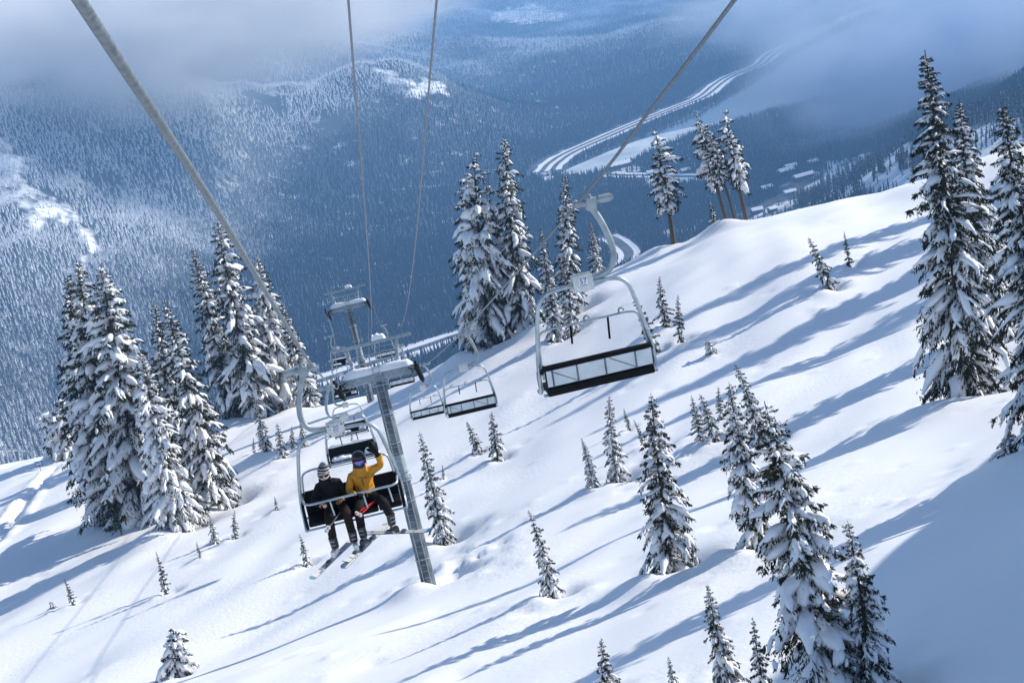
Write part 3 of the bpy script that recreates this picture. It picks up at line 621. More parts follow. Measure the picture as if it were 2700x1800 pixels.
ROPE_R = [(5.6, -5, 6.6), (4.9, 0, 4.55), (2.93, 14.91, -1.0), (2.42, 18.81, -2.43), (1.57, 25.25, -4.76), (-1.0, 44.76, -11.4), (-1.75, 50.43, -13.3), SRT, (-9.4, 110, -28.6), (-12.4, 135, -33.0), SR2, SR2 + down * 60, SR2 + down * 160]
tag(link('haul_rope', rope_mesh('haul_rope', ROPE_L, .0215, M['ropesteel'], .3, (6, 40))), 'thick frosted steel rope running from the top left corner down to the tower', 'rope', 'haul ropes of the chairlift')
tag(link('haul_rope', rope_mesh('haul_rope', ROPE_R, .0235, M['ropesteel'], .3, (14, 42))), 'twisted steel rope running from the top right down past the number 57 chair', 'rope', 'haul ropes of the chairlift')
def on_rope(pts, y):
    P = np.array(spline(pts, 24)); return np.array([np.interp(y, P[:, 1], P[:, 0]), y, np.interp(y, P[:, 1], P[:, 2])])

# ---- tower
def snow_cap(pts, a, b, seed, name, parent, side=(0, 1, 0)):
    rng = np.random.default_rng(seed); P = np.array(spline(pts, 7)); n = len(P); s = np.linspace(0, 1, n)
    lump = np.interp(s, np.linspace(0, 1, 9), rng.uniform(.72, 1.2, 9)); end = np.clip(np.sin(np.pi * np.clip(s, .012, .988)) * 3.2, .12, 1) ** .6
    V = []; th = np.linspace(0, math.pi, 9); F = []
    for i in range(n):
        for t in th:
            c = math.cos(t); q = abs(c) ** .7 * (1 if c > 0 else -1); h = math.sin(t) ** .55 * b * lump[i] * end[i] * (1 + rng.normal(0, .04))
            V.append((P[i][0] + side[0] * q * a * end[i], P[i][1] + side[1] * q * a * end[i], P[i][2] + side[2] * q * a + h))
    k = 9
    for i in range(n - 1):
        for j in range(k): F.append((i * k + j, i * k + (j + 1) % k, (i + 1) * k + (j + 1) % k, (i + 1) * k + j))
    F += [tuple(range(k)), tuple((n - 1) * k + j for j in reversed(range(k)))]
    mb = MB(); mb.add(V, F); return mb.build(name, M['snowload'], parent)
def make_tower(label, Ht, gauge):
    t = thing('lift_tower', label, 'lift tower', group='lift towers'); t.rotation_mode = 'QUATERNION'
    m = MB(); zs = np.linspace(-1.6, Ht * .50, 6); m.tube([(0, 0, z) for z in zs], [.43 - .006 * k for k in range(6)], 28); low = m.build('lower_column', M['galvdark'], t)
    m = MB(); m.tube([(0, 0, Ht * .5 - .06), (0, 0, Ht * .5 + .05)], .52, 28); m.tube([(0, 0, Ht * .5 + .09), (0, 0, Ht * .5 + .2)], .5, 28)
    for k in range(14): a = 2 * math.pi * k / 14; m.tube([(.48 * math.cos(a), .48 * math.sin(a), Ht * .5 - .1), (.48 * math.cos(a), .48 * math.sin(a), Ht * .5 + .26)], .022, 6)
    m.build('column_flange', M['galv'], low)
    m = MB(); m.tube([(0, 0, Ht * .5 + .15), (0, 0, Ht * .62)], [.385, .38], 28); m.build('pale_collar', M['galv'], t)
    m = MB(); m.tube([(0, 0, Ht * .62), (0, 0, Ht * .8), (0, 0, Ht - .3)], [.372, .36, .345], 28); m.build('upper_column', M['galvdark'], t)
    hw = gauge / 2
    m = MB(); m.box((0, 0, Ht), (gauge - .35, .46, .5), bev=.03); m.box((0, 0, Ht - .32), (.9, .56, .16), bev=.02); m.box((0, 0, Ht + .0), (.66, .58, .56), bev=.03)
    for s in (-1, 1):
        for o in (.62, .82): m.box((s * (hw - o), 0, Ht), (.05, .56, .62))
    m.build('crossarm', M['galv'], t)
    sn = snow_cap([(-hw + .3, 0, Ht + .22), (-hw + 1.1, -.02, Ht + .22), (0, -.06, Ht + .24), (hw - 1.1, 0, Ht + .23), (hw - .25, 0, Ht + .22)], .3, .5, 3, 'snow_cap', t)
    for s in (-1, 1):
        fr = MB(); fr.tube([(s * 1.2, .05, Ht + .2), (s * 1.32, .05, Ht + .7), (s * 1.55, .05, Ht + 1.95)], .105, 10)
        fr.build('lifting_strut', M['galv'], t)
    m = MB(); m.box((.05, .05, Ht + 2.02), (gauge - .05, .2, .2), bev=.02); bm_ = m.build('lifting_beam', M['galv'], t)
    m = MB(); m.box((0, .2, Ht + 2.0), (.3, .3, .22)); 
    for s in (-1, 1): m.tube([(s * .45 + .28 * math.cos(a), .06 + .06 * math.sin(a), Ht + 1.98 + .2 * math.sin(a)) for a in np.linspace(0, 6.2, 16)], .018, 6, cap=False)
    m.build('cable_loop', M['cable'], bm_)
    snow_cap([(.1, .05, Ht + 2.1), (.5, .05, Ht + 2.12), (.95, .05, Ht + 2.1)], .2, .34, 8, 'snow_cap', bm_)
    for z in (.52, .95, 1.4):
        r = MB(); r.tube([(-1.7, .62, Ht + z), (1.7, .62, Ht + z)], .026, 6); r.build('railing', M['galv'], t)
    for x in (-1.7, -1.02, -.34, .34, 1.02, 1.7):
        r = MB(); r.tube([(x, .62, Ht + .1), (x, .62, Ht + 1.42)], .026, 6); r.build('railing_post', M['galv'], t)
    r = MB(); r.box((0, .5, Ht + .06), (3.6, .36, .05)); r.build('catwalk', M['galvdark'], t)
    rail = MB()
    for s in (-1, 1): rail.tube([(s * .2, -.46, -.6), (s * .2, -.5, Ht * .5), (s * .2, -.44, Ht - .2), (s * .2, -.44, Ht + 1.15), (s * .2, -.2, Ht + 1.3)], .024, 6)
    lad = rail.build('ladder_rail', M['galv'], t)
    rg = MB(); rg.tube([(-.2, 0, 0), (.2, 0, 0)], .017, 6); rme = rg.mesh('rung', M['galv'])
    z = -.3
    while z < Ht + 1.0:
        link('rung', rme, lad, (0, -.46 - (.04 * (1 - abs(z / Ht - .5) * 2) if z < Ht else -.02), z)); z += .37
    for z in np.linspace(Ht * .12, Ht * .96, 7):
        hb = MB(); hb.tube([(.46 * math.cos(a), .46 * math.sin(a) * 1.05, z) for a in np.linspace(math.pi * 1.08, math.pi * 1.92, 9)], .035, 6)
        hb.build('ladder_bracket', M['steelbar'], lad)
    # sheave trains
    wl_ = MB(); wl_.tube([(-.045, 0, 0), (.045, 0, 0)], .235, 20); wl_.tube([(-.06, 0, 0), (-.04, 0, 0)], .262, 20); wl_.tube([(.04, 0, 0), (.06, 0, 0)], .262, 20); wme = wl_.mesh('sheave_wheel', M['rubber'])
    hub = MB(); hub.tube([(-.085, 0, 0), (.085, 0, 0)], .075, 10); hme = hub.mesh('hub', M['rust'])
    for s in (-1, 1):
        b_ = MB(); R = Euler((-.30, 0, 0)).to_matrix()
        for (cy, ln, zz) in ((0, 2.2, -.42), (-.85, 1.25, -.3), (.85, 1.25, -.3)):
            for o in (-.11, .11): b_.box(R @ Vector((o, cy, zz)) + Vector((s * hw, 0, Ht)), (.03, ln, .15), R)
        b_.box((s * (hw - .2), 0, Ht - .1), (.4, .22, .28)); b_.tube([(s * (hw - .55), -.5, Ht + .1), (s * hw, -.75, Ht - .15), (s * (hw + .05), -1.6, Ht + .1)], .03, 6)
        b_.tube([(s * (hw - .3), .8, Ht + .1), (s * (hw - .38), 0, Ht - .3), (s * (hw - .36), -1.2, Ht + .05)], .03, 6)
        tr_ = b_.build('sheave_train', M['rubber'], t)
        for k in range(8):
            p = R @ Vector((0, -1.42 + k * .405, -.27)) + Vector((s * hw, 0, Ht)); w = link('sheave_wheel', wme, tr_, p, (-.30, 0, 0))
        for k in range(8):
            p = R @ Vector((0, -1.42 + k * .405, -.27)) + Vector((s * hw, 0, Ht)); link('hub', hme, tr_, p, (-.30, 0, 0))
    for s in (-1, 1):
        m = MB(); m.box((s * 1.7, .1, Ht - .42), (1.0, .25, .1)); m.build('service_step', M['galvdark'], t)
    return t
base1, _ = hit_near(985, 1340); arm1 = (SLT + SRT) / 2 + np.array([0, 0, -.12])
gauge = float(np.linalg.norm(SRT - SLT))
def tower_frame(base, arm, l, r):
    A = Vector(arm - base).normalized(); X = Vector(r - l); X = (X - A * X.dot(A)).normalized(); Y = A.cross(X)
    return Matrix((X, Y, A)).transposed().to_quaternion()
t1 = make_tower('grey steel lift tower standing nearest, its foot in the snow', float(np.linalg.norm(arm1 - base1)), gauge)
t1.location = base1; t1.rotation_quaternion = tower_frame(base1, arm1, SLT, SRT)
WELLS.append((base1[0] + .5, base1[1], 1.3, .9, .6))
t2 = copy_tree(t1); t2['label'] = 'smaller-looking lift tower farther down the line behind the first'
arm2 = (SL2 + SR2) / 2 + np.array([0, 0, -.12]); t2.location = arm2 - (arm1 - base1); t2.rotation_quaternion = tower_frame(base1, arm1, SL2, SR2)
# ---- communication cables
bA = at(853, 773, 82); bB = at(921, 752, 82)
for (p, q, lb) in ((bA, at(800, 0, 15), 'left of the two thin dark cables hanging overhead at the top middle'), (bB, at(1003, 0, 15), 'right of the two thin dark cables hanging overhead at the top middle')):
    p = np.array(p); q = np.array(q); d = q - p; mid = p + d * .5 + np.array([0, 0, -.5]); pts = [p, p + d * .25 + np.array([0, 0, -.38]), mid, p + d * .75 + np.array([0, 0, -.38]), q, q + d * .3 + np.array([0, 0, .3])]
    tag(link('overhead_cable', rope_mesh('overhead_cable', pts, .0145, M['cable'])), lb, 'cable', 'overhead cables')

# ---- chairs
CX = .15
def text_mesh(body, size, m, name):
    cu = bpy.data.curves.new(name, 'FONT'); cu.body = body; cu.size = size; cu.extrude = .003; cu.align_x = 'CENTER'; cu.align_y = 'CENTER'
    o = bpy.data.objects.new(name, cu); C.objects.link(o); dg = bpy.context.evaluated_depsgraph_get(); me = bpy.data.meshes.new_from_object(o.evaluated_get(dg)); bpy.data.objects.remove(o); me.materials.clear(); me.materials.append(m); return me
def make_chair(label, number, raised=True, snowy=0, group='chairs of the lift'):
    c = thing('lift_chair', label, 'chairlift chair', group=group)
    m = MB(); m.tube([(0, -.12, 0), (0, .12, 0)], .055, 10); m.tube([(.06, 0, 0), (-.24, 0, -.02)], [.05, .062], 10); m.box((-.22, 0, -.04), (.17, .17, .2), bev=.03)
    m.tube([(-.3, 0, .0), (-.36, 0, .0)], .06, 10); m.tube([(-.36, 0, .0), (-.56, 0, .0)], .07, 12); m.tube([(-.56, 0, .0), (-.6, 0, .0)], .045, 8); m.tube([(-.22, 0, .06), (-.22, 0, .12)], .03, 6); m.build('grip', M['galv'], c)
    hp = spline([(-.22, 0, -.1), (-.34, 0, -.36), (-.44, 0, -.72), (-.45, 0, -.98), (-.36, 0, -1.16), (-.17, 0, -1.235), (.06, 0, -1.25)], 6)
    m = MB(); m.tube(hp, [.042] * len(hp), 12, flat=1.3); m.build('hanger', M['galv'], c)
    m = MB(); m.box((CX - .01, -.075, -1.29), (.34, .035, .27), bev=.008); m.box((CX - .01, .075, -1.29), (.34, .035, .27), bev=.008); pl = m.build('number_plate', M['plate'], c)
    for sgn in (-1, 1):
        if number:
            if sgn == -1 or not raised or True:
                m = MB(); m.box((CX - .01, sgn * .095, -1.262), (.15, .004, .12)); m.build('sticker', M['white'], pl)
                tm = text_mesh(number, .125, M['blue'], 'number'); link('number', tm, pl, (CX - .01, sgn * .0985, -1.252), (math.pi / 2, 0, 0 if sgn < 0 else math.pi))
                m = MB(); m.box((CX - .01, sgn * .0985, -1.315), (.11, .004, .008)); m.build('underline', M['blue'], pl)
    for k in (-1, 1):
        for q in (-1, 1):
            m = MB(); m.tube([(CX - .01 + k * .13, -.11, -1.29 + q * .1), (CX - .01 + k * .13, -.09, -1.29 + q * .1)], .016, 6); m.build('bolt', M['galvdark'], pl)
    half = [(CX, 0, -1.31), (CX + .4, 0, -1.32), (CX + .62, 0, -1.36), (CX + .74, 0, -1.46), (CX + .82, 0, -1.66), (CX + .94, .03, -2.3), (CX + .985, .05, -2.68), (CX + .99, 0, -2.92), (CX + .985, -.14, -3.03), (CX + .98, -.36, -3.06)]
    m = MB()
    for s in (-1, 1):
        pts = spline([(CX + s * (p[0] - CX), p[1], p[2]) for p in half], 5); m.tube(pts, .036, 10)
    m.tube([(CX - .98, -.36, -3.06), (CX + .98, -.36, -3.06)], .022, 8); m.tube([(CX - .985, .16, -3.0), (CX + .985, .16, -3.0)], .024, 8)
    m.build('bail_frame', M['steelbar'], c)
    tilt = Euler((-.16, 0, 0)).to_matrix()
    m = MB(); m.box((CX, .2, -2.69), (1.84, .085, .42), tilt, bev=.03); m.box((CX, .235, -2.505), (1.84, .075, .05), tilt, bev=.02); bk = m.build('backrest', M['black'], c)
    m = MB(); m.box((CX, .262, -2.7), (1.8, .018, .29), tilt); pn = m.build('back_panel', M['panel'], bk)
    for x in (-.62, -.1, .38, .8):
        m = MB(); m.box((CX + x, .278, -2.7), (.026, .014, .3), tilt); m.build('panel_rib', M['galvdark'], pn)
    for x0 in (-.6, .4):
        m = MB(); m.tube([(CX + x0, .252, -2.83), (CX + x0 + .42, .298, -2.57)], .007, 5); m.build('panel_brace', M['galvdark'], pn)
    st = MB()
    for k in range(4): st.box((CX - .69 + k * .46, -.1, -2.965), (.452, .52, .1), bev=.035)
    st.box((CX, .19, -2.95), (1.84, .1, .14), bev=.03); st.build('seat', M['black'], c)
    for s in (-1, 1):
        m = MB(); pts = spline([(CX + s * .9, .2, -2.5), (CX + s * .95, .1, -2.62), (CX + s * .96, -.14, -2.66), (CX + s * .955, -.3, -2.86), (CX + s * .95, -.33, -3.04)], 4); m.tube(pts, .03, 8, flat=1.3); m.build('armrest', M['black'], c)
    if raised:
        m = MB(); pts = spline([(CX - .93, .1, -2.75), (CX - .905, .02, -2.4), (CX - .86, -.04, -2.08), (CX - .8, -.05, -1.99), (CX - .66, -.05, -1.96)], 5) + spline([(CX + .66, -.05, -1.96), (CX + .8, -.05, -1.99), (CX + .86, -.04, -2.08), (CX + .905, .02, -2.4), (CX + .93, .1, -2.75)], 5)
        m.tube(pts, .019, 8); rb = m.build('restraint_bar', M['steelbar'], c)
        for (x, ln) in ((-.34, .4), (.3, .34)):
            m = MB(); m.tube([(CX + x, -.05, -1.95), (CX + x + .02, -.1, -1.96 - ln)], .019, 8); m.build('foot_post', M['black'], rb)
        for x in (-.58, .02, .56):
            m = MB(); m.tube([(CX + x + .045 * math.cos(a), -.05, -1.915 + .045 * math.sin(a)) for a in np.linspace(-1.5, 3.3, 10)], .013, 6); m.build('pole_hook', M['galvdark'], rb)
    else:
        m = MB(); pts = spline([(CX - .9, .2, -2.5), (CX - .86, .2, -2.2), (CX - .8, .2, -2.1), (CX - .66, .2, -2.06)], 5) + spline([(CX + .66, .2, -2.06), (CX + .8, .2, -2.1), (CX + .86, .2, -2.2), (CX + .9, .2, -2.5)], 5); m.tube(pts, .021, 8); m.build('head_rail', M['steelbar'], c)
        m = MB(); pts = spline([(CX - .95, .12, -2.55), (CX - .93, -.2, -2.47), (CX - .9, -.42, -2.49), (CX - .8, -.5, -2.5)], 5) + spline([(CX + .8, -.5, -2.5), (CX + .9, -.42, -2.49), (CX + .93, -.2, -2.47), (CX + .95, .12, -2.55)], 5); m.tube(pts, .023, 10); rb = m.build('restraint_bar', M['steelbar'], c)
        for x in (-.42, .22, .72):
            m = MB(); m.tube([(CX + x, -.5, -2.5), (CX + x + .03, -.52, -2.82)], .017, 8); m.build('foot_post', M['steelbar'], rb)
    if snowy:
        s = snow_cap([(CX - .86, .22, -2.47), (CX - .3, .22, -2.46), (CX + .3, .22, -2.47), (CX + .87, .22, -2.46)], .07, .1, snowy, 'snow_cap', c)
        snow_cap([(CX - .86, -.02, -2.93), (CX - .4, 0, -2.92), (CX, .03, -2.93)], .2, .12, snowy + 3, 'snow_cap', c)
        snow_cap([(CX + .45, .02, -2.93), (CX + .7, 0, -2.92), (CX + .86, .03, -2.93)], .18, .2, snowy + 5, 'snow_cap', c)
    return c
yaw = math.atan(.124)
def hang(c, rope, y, flip): c.location = on_rope(rope, y); c.rotation_euler = (0, 0, yaw + (math.pi if flip else 0)); return c
ch20 = hang(make_chair('chair number 20 carrying two riders', '20', raised=False), ROPE_L, 26.08, False)
ch57 = hang(make_chair('empty chair number 57 hanging nearest on the right', '57'), ROPE_R, 25.0, True); ch57.scale = (1.1, 1.1, 1.1)
e_snow = make_chair('snow-strewn empty chair right behind the two riders', '', snowy=5); hang(e_snow, ROPE_L, 52.6, False)
e_plain = make_chair('empty chair in the middle, next behind number 57', ''); hang(e_plain, ROPE_R, 51.0, True)
for (src, rope, y, flip, lb) in [(e_snow, ROPE_L, 79.6, False, 'third chair of the riders side, hanging by the near tower'), (e_snow, ROPE_L, 106, False, 'chair behind the near tower crossarm on the left side'), (e_snow, ROPE_L, 133, False, 'dark-seated chair below the left end of the far tower'),
                            (e_plain, ROPE_R, 77.5, True, 'small empty chair overlapping the middle one, just right of the tower'), (e_plain, ROPE_R, 104, True, 'chair behind the near tower crossarm on the right side'), (e_plain, ROPE_R, 131, True, 'snow-topped chair right of the far tower column')]:
    k = copy_tree(src); k['label'] = lb; hang(k, rope, y, flip)

# ------------------------------------------------------------------ the two riders
M['yellow'] = mat('mustard_shell_jacket', (.55, .23, .006), .6, noise=(5, (.66, .3, .01), 4, .3, .7), bump=(9, 1.0, .06))
M['blackcloth'] = mat('black_jacket_cloth', (.004, .004, .0045), .75, noise=(6, (.009, .009, .01), 4, .3, .7), bump=(9, 1.0, .06), spec=.2)
M['brown'] = mat('dark_brown_trousers', (.013, .0095, .0075), .8, noise=(6, (.024, .018, .014), 4, .3, .7), bump=(10, .7, .03), spec=.15)
M['greycloth'] = mat('charcoal_trousers', (.006, .006, .0065), .8, noise=(6, (.013, .013, .014), 4, .3, .7), bump=(10, .7, .03), spec=.15)
M['skin'] = mat('skin', (.55, .3, .21), .5, noise=(20, (.62, .33, .25), 3, .3, .7))
M['bootwhite'] = mat('white_boot_plastic', (.68, .68, .68), .35, noise=(9, (.8, .8, .8), 3, .3, .7))
M['bootblack'] = mat('black_boot_plastic', (.02, .02, .022), .35, noise=(9, (.04, .04, .042), 3, .3, .7))
M['red'] = mat('red_paint', (.75, .02, .015), .4); M['pink'] = mat('pink_binding', (.75, .03, .12), .4)
M['skitop'] = mat('ski_topsheet', (.6, .62, .63), .35, noise=(9, (.18, .2, .22), 6, .56, .66)); M['skiblue'] = mat('ski_base_blue', (.1, .2, .3), .4, noise=(6, (.2, .34, .46), 4, .3, .7)); M['edge'] = mat('dark_ski_edge', (.03, .03, .035), .4, .4)
M['tipblue'] = mat('bright_blue_ski_tip', (.03, .3, .6), .4)
M['lens'] = mat('mirror_goggle_lens', (.05, .2, .6), .06, .9, noise=(7, (.4, .08, .28), 2, .35, .65)); M['lensdark'] = mat('dark_goggle_lens', (.03, .025, .025), .12, .3)
M['balaclava'] = mat('blue_face_mask', (.015, .03, .09), .8); M['hatdark'] = mat('knit_dark', (.03, .03, .034), .9, bump=(60, .6, .01)); M['hatbrown'] = mat('knit_brown', (.06, .04, .035), .9, bump=(60, .6, .01)); M['hatwhite'] = mat('knit_white', (.66, .64, .58), .9, bump=(60, .6, .01)); M['hatgrey'] = mat('knit_grey', (.16, .17, .19), .9, bump=(60, .6, .01))
M['glovebrown'] = mat('tan_leather_glove', (.2, .075, .02), .6, noise=(8, (.3, .12, .03), 4, .3, .7)); M['shell'] = mat('black_helmet_shell', (.012, .012, .014), .28)
def skin_body(name, joints, edges, mats, parent, sub=2):
    """joints: name -> (xyz, radius); edges: (a, b, material index). One continuous surface, materials follow the nearest bone."""
    names = list(joints); ix = {n: i for i, n in enumerate(names)}; me = bpy.data.meshes.new(name)
    me.from_pydata([joints[n][0] for n in names], [(ix[a], ix[b]) for a, b, _ in edges], [])
    o = bpy.data.objects.new(name, me); C.objects.link(o); o.modifiers.new('s', 'SKIN'); sv = me.skin_vertices[0].data
    for n in names:
        r = joints[n][1]; sv[ix[n]].radius = (r, r) if not hasattr(r, '__len__') else r; sv[ix[n]].use_root = (ix[n] == 0)
    md = o.modifiers.new('u', 'SUBSURF'); md.levels = sub; md.render_levels = sub
    dg = bpy.context.evaluated_depsgraph_get(); nm = bpy.data.meshes.new_from_object(o.evaluated_get(dg)); bpy.data.objects.remove(o); nm.name = name; nm.materials.clear()
    for m in mats: nm.materials.append(m)
    E_ = [(np.array(joints[a][0]), np.array(joints[b][0]), k) for a, b, k in edges]
    for p in nm.polygons:
        c = np.array(p.center); best = 1e9; bi = 0
        for a, b, k in E_:
            ab = b - a; t = np.clip(((c - a) @ ab) / (ab @ ab + 1e-12), 0, 1); d = np.linalg.norm(c - a - t * ab)
            if d < best: best = d; bi = k
        p.material_index = bi; p.use_smooth = True
    return link(name, nm, parent)
def hand(name, wrist, direction, palm_n, m, parent, size=1.0, curl=1.0, spread=.0):
    """palm, four bent fingers of different lengths and a thumb from the side of the palm"""
    d = Vector(direction).normalized(); n = Vector(palm_n); n = (n - d * n.dot(d)).normalized(); s = d.cross(n); w = Vector(wrist); mb = MB()
    R = Matrix((s, d, n)).transposed(); mb.ell(w + d * .045 * size, (.043 * size, .055 * size, .021 * size), R, 12, 8)
    for k, (o, ln) in enumerate(((-.031, .068), (-.011, .08), (.010, .076), (.030, .06))):
        b0 = w + d * .085 * size + s * o * size; c = curl; p1 = b0 + (d * math.cos(.5 * c) + n * math.sin(.5 * c)) * ln * .42 * size + s * spread * o; p2 = p1 + (d * math.cos(1.35 * c) + n * math.sin(1.35 * c)) * ln * .34 * size; p3 = p2 + (d * math.cos(2.2 * c) + n * math.sin(2.2 * c)) * ln * .26 * size
        mb.tube([b0 - d * .02 * size, b0, p1, p2, p3], [.0105 * size, .0105 * size, .0098 * size, .009 * size, .006 * size], 8)
    t0 = w + d * .03 * size - s * .036 * size; t1 = t0 + (d * .6 - s * .7 + n * .35).normalized() * .04 * size; t2 = t1 + (d * .8 + n * .55).normalized() * .032 * size
    mb.tube([t0 + s * .015 * size, t0, t1, t2], [.013 * size, .0135 * size, .0115 * size, .008 * size], 8); return mb.build(name, m, parent)
def boot(parent, ank, fwd, m1, m2, clip):
    f = Vector((fwd[0], fwd[1], 0)).normalized(); a = Vector(ank); R = Matrix((Vector((f.y, -f.x, 0)), f, Vector((0, 0, 1)))).transposed(); mb = MB()
    mb.tube([a + Vector((0, 0, .13)) + f * .02, a + Vector((0, 0, .0)), a + Vector((0, 0, -.1)) - f * .01], [.078, .074, .07], 12, flat=1.1); b_ = mb.build('boot', m1, parent)
    mb = MB(); mb.box(a + f * .075 + Vector((0, 0, -.145)), (.098, .29, .1), R, bev=.035); mb.box(a + f * .06 + Vector((0, 0, -.2)), (.09, .31, .03), R, bev=.01); mb.build('boot_foot', m2, b_)
    for z in (.06, -.02, -.1):
        mb = MB(); mb.box(a + f * (.075 if z > -.05 else .1) + Vector((0, 0, z)), (.09, .03, .016), R, bev=.006); mb.build('buckle', clip if z < -.05 else M['galv'], b_)
    return a + Vector((0, 0, -.235)) + f * .05
def person(label):
    return thing('person', label, 'person', group='riders on the lift')
def ski(label, centre, direction, up, top, base, tipm=None, ln=1.72):
    t = thing('ski', label, 'ski', group='skis of the riders'); d = Vector(direction).normalized(); u = Vector(up); u = (u - d * u.dot(d)).normalized(); s = d.cross(u); c = Vector(centre); n = 22
    q = [-.5 + i / (n - 1) for i in range(n)]
    def prof(x):
        w = .052 + .012 * (abs(x) * 2) ** 2; e = max(0, abs(x) - .44) / .06; w *= math.sqrt(max(.02, 1 - e * e)); z = .35 * max(0, x - .36) ** 1.5 * 1.9 + .12 * max(0, -x - .43); return w, z * ln
    V = []; F = []
    for x in q:
        w, z = prof(x)
        for (a, h) in ((-w, .008), (w, .008), (w, -.006), (-w, -.006)): V.append(c + d * x * ln + s * a + u * (z + h))
    for i in range(n - 1):
        for j in range(4): F.append((i * 4 + j, i * 4 + (j + 1) % 4, i * 4 + 4 + (j + 1) % 4, i * 4 + 4 + j))
    F += [(0, 1, 2, 3), tuple((n - 1) * 4 + k for k in (3, 2, 1, 0))]
    me = bpy.data.meshes.new('ski_body'); me.from_pydata([tuple(v) for v in V], [], F); me.materials.append(top); me.materials.append(base); me.materials.append(M['edge']); me.materials.append(tipm or top)
    for i in range(n - 1):
        for j in range(4): me.polygons[i * 4 + j].material_index = (3 if i > n - 4 else 0) if j == 0 else (1 if j == 2 else 2)
    bm = bmesh.new(); bm.from_mesh(me); bmesh.ops.recalc_face_normals(bm, faces=bm.faces[:]); bm.to_mesh(me); bm.free(); link('ski_body', me, t)
    R = Matrix((s, d, u)).transposed()
    for (o, L_) in ((.14, .09), (-.2, .11)):
        mb = MB(); mb.box(c + d * o + u * .03, (.075, L_, .045), R, bev=.01); mb.build('binding', M['galvdark'], t)
    return t
def pole(label, a, b, m, grp):
    t = thing('ski_pole', label, 'ski pole', group=grp); a = Vector(a); b = Vector(b); d = (b - a).normalized()
    mb = MB(); mb.tube([a, b], [.012, .0095], 8); mb.build('shaft', m, t)
    mb = MB(); mb.tube([a - d * .1, a, a + d * .02], [.019, .017, .014], 8); mb.build('grip', M['rubber'], t)
    mb = MB(); mb.tube([b - d * .075, b - d * .06, b - d * .05], [.012, .046, .05], 10); mb.build('basket', M['white'], t); return t
def attach(o):                                     # the riders and their gear sit on chair 20: same place, same turn
    o.location = ch20.location; o.rotation_euler = ch20.rotation_euler; return o
# -- rider in black
pB = attach(person('person in black jacket and striped beanie resting a bare hand on the bar'))
J = {'pel': ((-.2, .07, -2.83), (.17, .14)), 'wst': ((-.21, .05, -2.64), (.175, .14)), 'chs': ((-.24, .03, -2.45), (.185, .13)), 'nek': ((-.27, -.01, -2.27), .075), 'hdl': ((-.285, -.06, -2.17), .085), 'hdu': ((-.285, -.06, -2.07), .09),
     'shl': ((-.44, .02, -2.37), .095), 'ell': ((-.585, -.1, -2.61), .075), 'wrl': ((-.46, -.4, -2.585), .05), 'shr': ((-.04, .02, -2.37), .095), 'elr': ((.045, -.06, -2.64), .075), 'wrr': ((-.02, -.37, -2.6), .05),
     'hpl': ((-.3, .0, -2.84), .125), 'thl': ((-.34, -.25, -2.83), .11), 'knl': ((-.36, -.5, -2.84), .098), 'cal': ((-.37, -.5, -3.08), .09), 'anl': ((-.375, -.5, -3.31), .088), 'hpr': ((-.1, .0, -2.84), .125), 'thr': ((-.05, -.25, -2.83), .11), 'knr': ((-.01, -.5, -2.84), .098), 'car': ((-.005, -.5, -3.06), .09), 'anr': ((.005, -.52, -3.27), .088)}
EDG = [('pel', 'wst', 0), ('wst', 'chs', 0), ('chs', 'nek', 0), ('nek', 'hdl', 2), ('hdl', 'hdu', 2), ('chs', 'shl', 0), ('shl', 'ell', 0), ('ell', 'wrl', 0), ('chs', 'shr', 0), ('shr', 'elr', 0), ('elr', 'wrr', 0),
       ('pel', 'hpl', 1), ('hpl', 'thl', 1), ('thl', 'knl', 1), ('knl', 'cal', 1), ('cal', 'anl', 1), ('pel', 'hpr', 1), ('hpr', 'thr', 1), ('thr', 'knr', 1), ('knr', 'car', 1), ('car', 'anr', 1)]
skin_body('body', J, EDG, [M['blackcloth'], M['brown'], M['skin']], pB)
mb = MB(); mb.tube([(-.275, -.0, -2.33), (-.28, -.01, -2.25), (-.285, -.02, -2.2)], [.15, .125, .118], 16); mb.build('collar', M['blackcloth'], pB)
mb = MB(); mb.ell((-.285, -.15, -2.155), (.03, .035, .028)); mb.ell((-.285, -.163, -2.13), (.014, .022, .02)); mb.build('nose', M['skin'], pB)
hat = MB(); zs = [-2.125, -2.1, -2.06]; 
prof = [(-2.13, .112), (-2.085, .117), (-2.04, .114), (-1.995, .1), (-1.95, .08), (-1.905, .052), (-1.875, .02), (-1.87, .004)]
prev = None; bn = None
for k, (mz, nm) in enumerate((('hatbrown', 'beanie'), ('hatwhite', 'stripe'), ('hatdark', 'stripe'), ('hatwhite', 'stripe'), ('hatdark', 'stripe'), ('hatgrey', 'stripe'))):
    z0 = [-2.13, -2.06, -2.045, -2.005, -1.993, -1.95][k]; z1 = [-2.06, -2.045, -2.005, -1.993, -1.95, -1.868][k]; mb = MB(); zz = np.linspace(z0, z1, 5)
    R_ = [float(np.interp(z, [p[0] for p in prof], [p[1] for p in prof])) for z in zz]; mb.tube([(-.283 + (z + 2.13) * .12, -.05 + (z + 2.13) * .05, z) for z in zz], R_, 20, cap=(k == 5)); o = mb.build(nm, M[mz], bn or pB); bn = bn or o
gg = MB(); gg.tube([(-.283 + .124 * math.sin(a), -.058 - .124 * math.cos(a), -2.12) for a in np.linspace(-1.15, 1.15, 15)], [.05] * 15, 10, flat=1.0); 
g_ = MB()
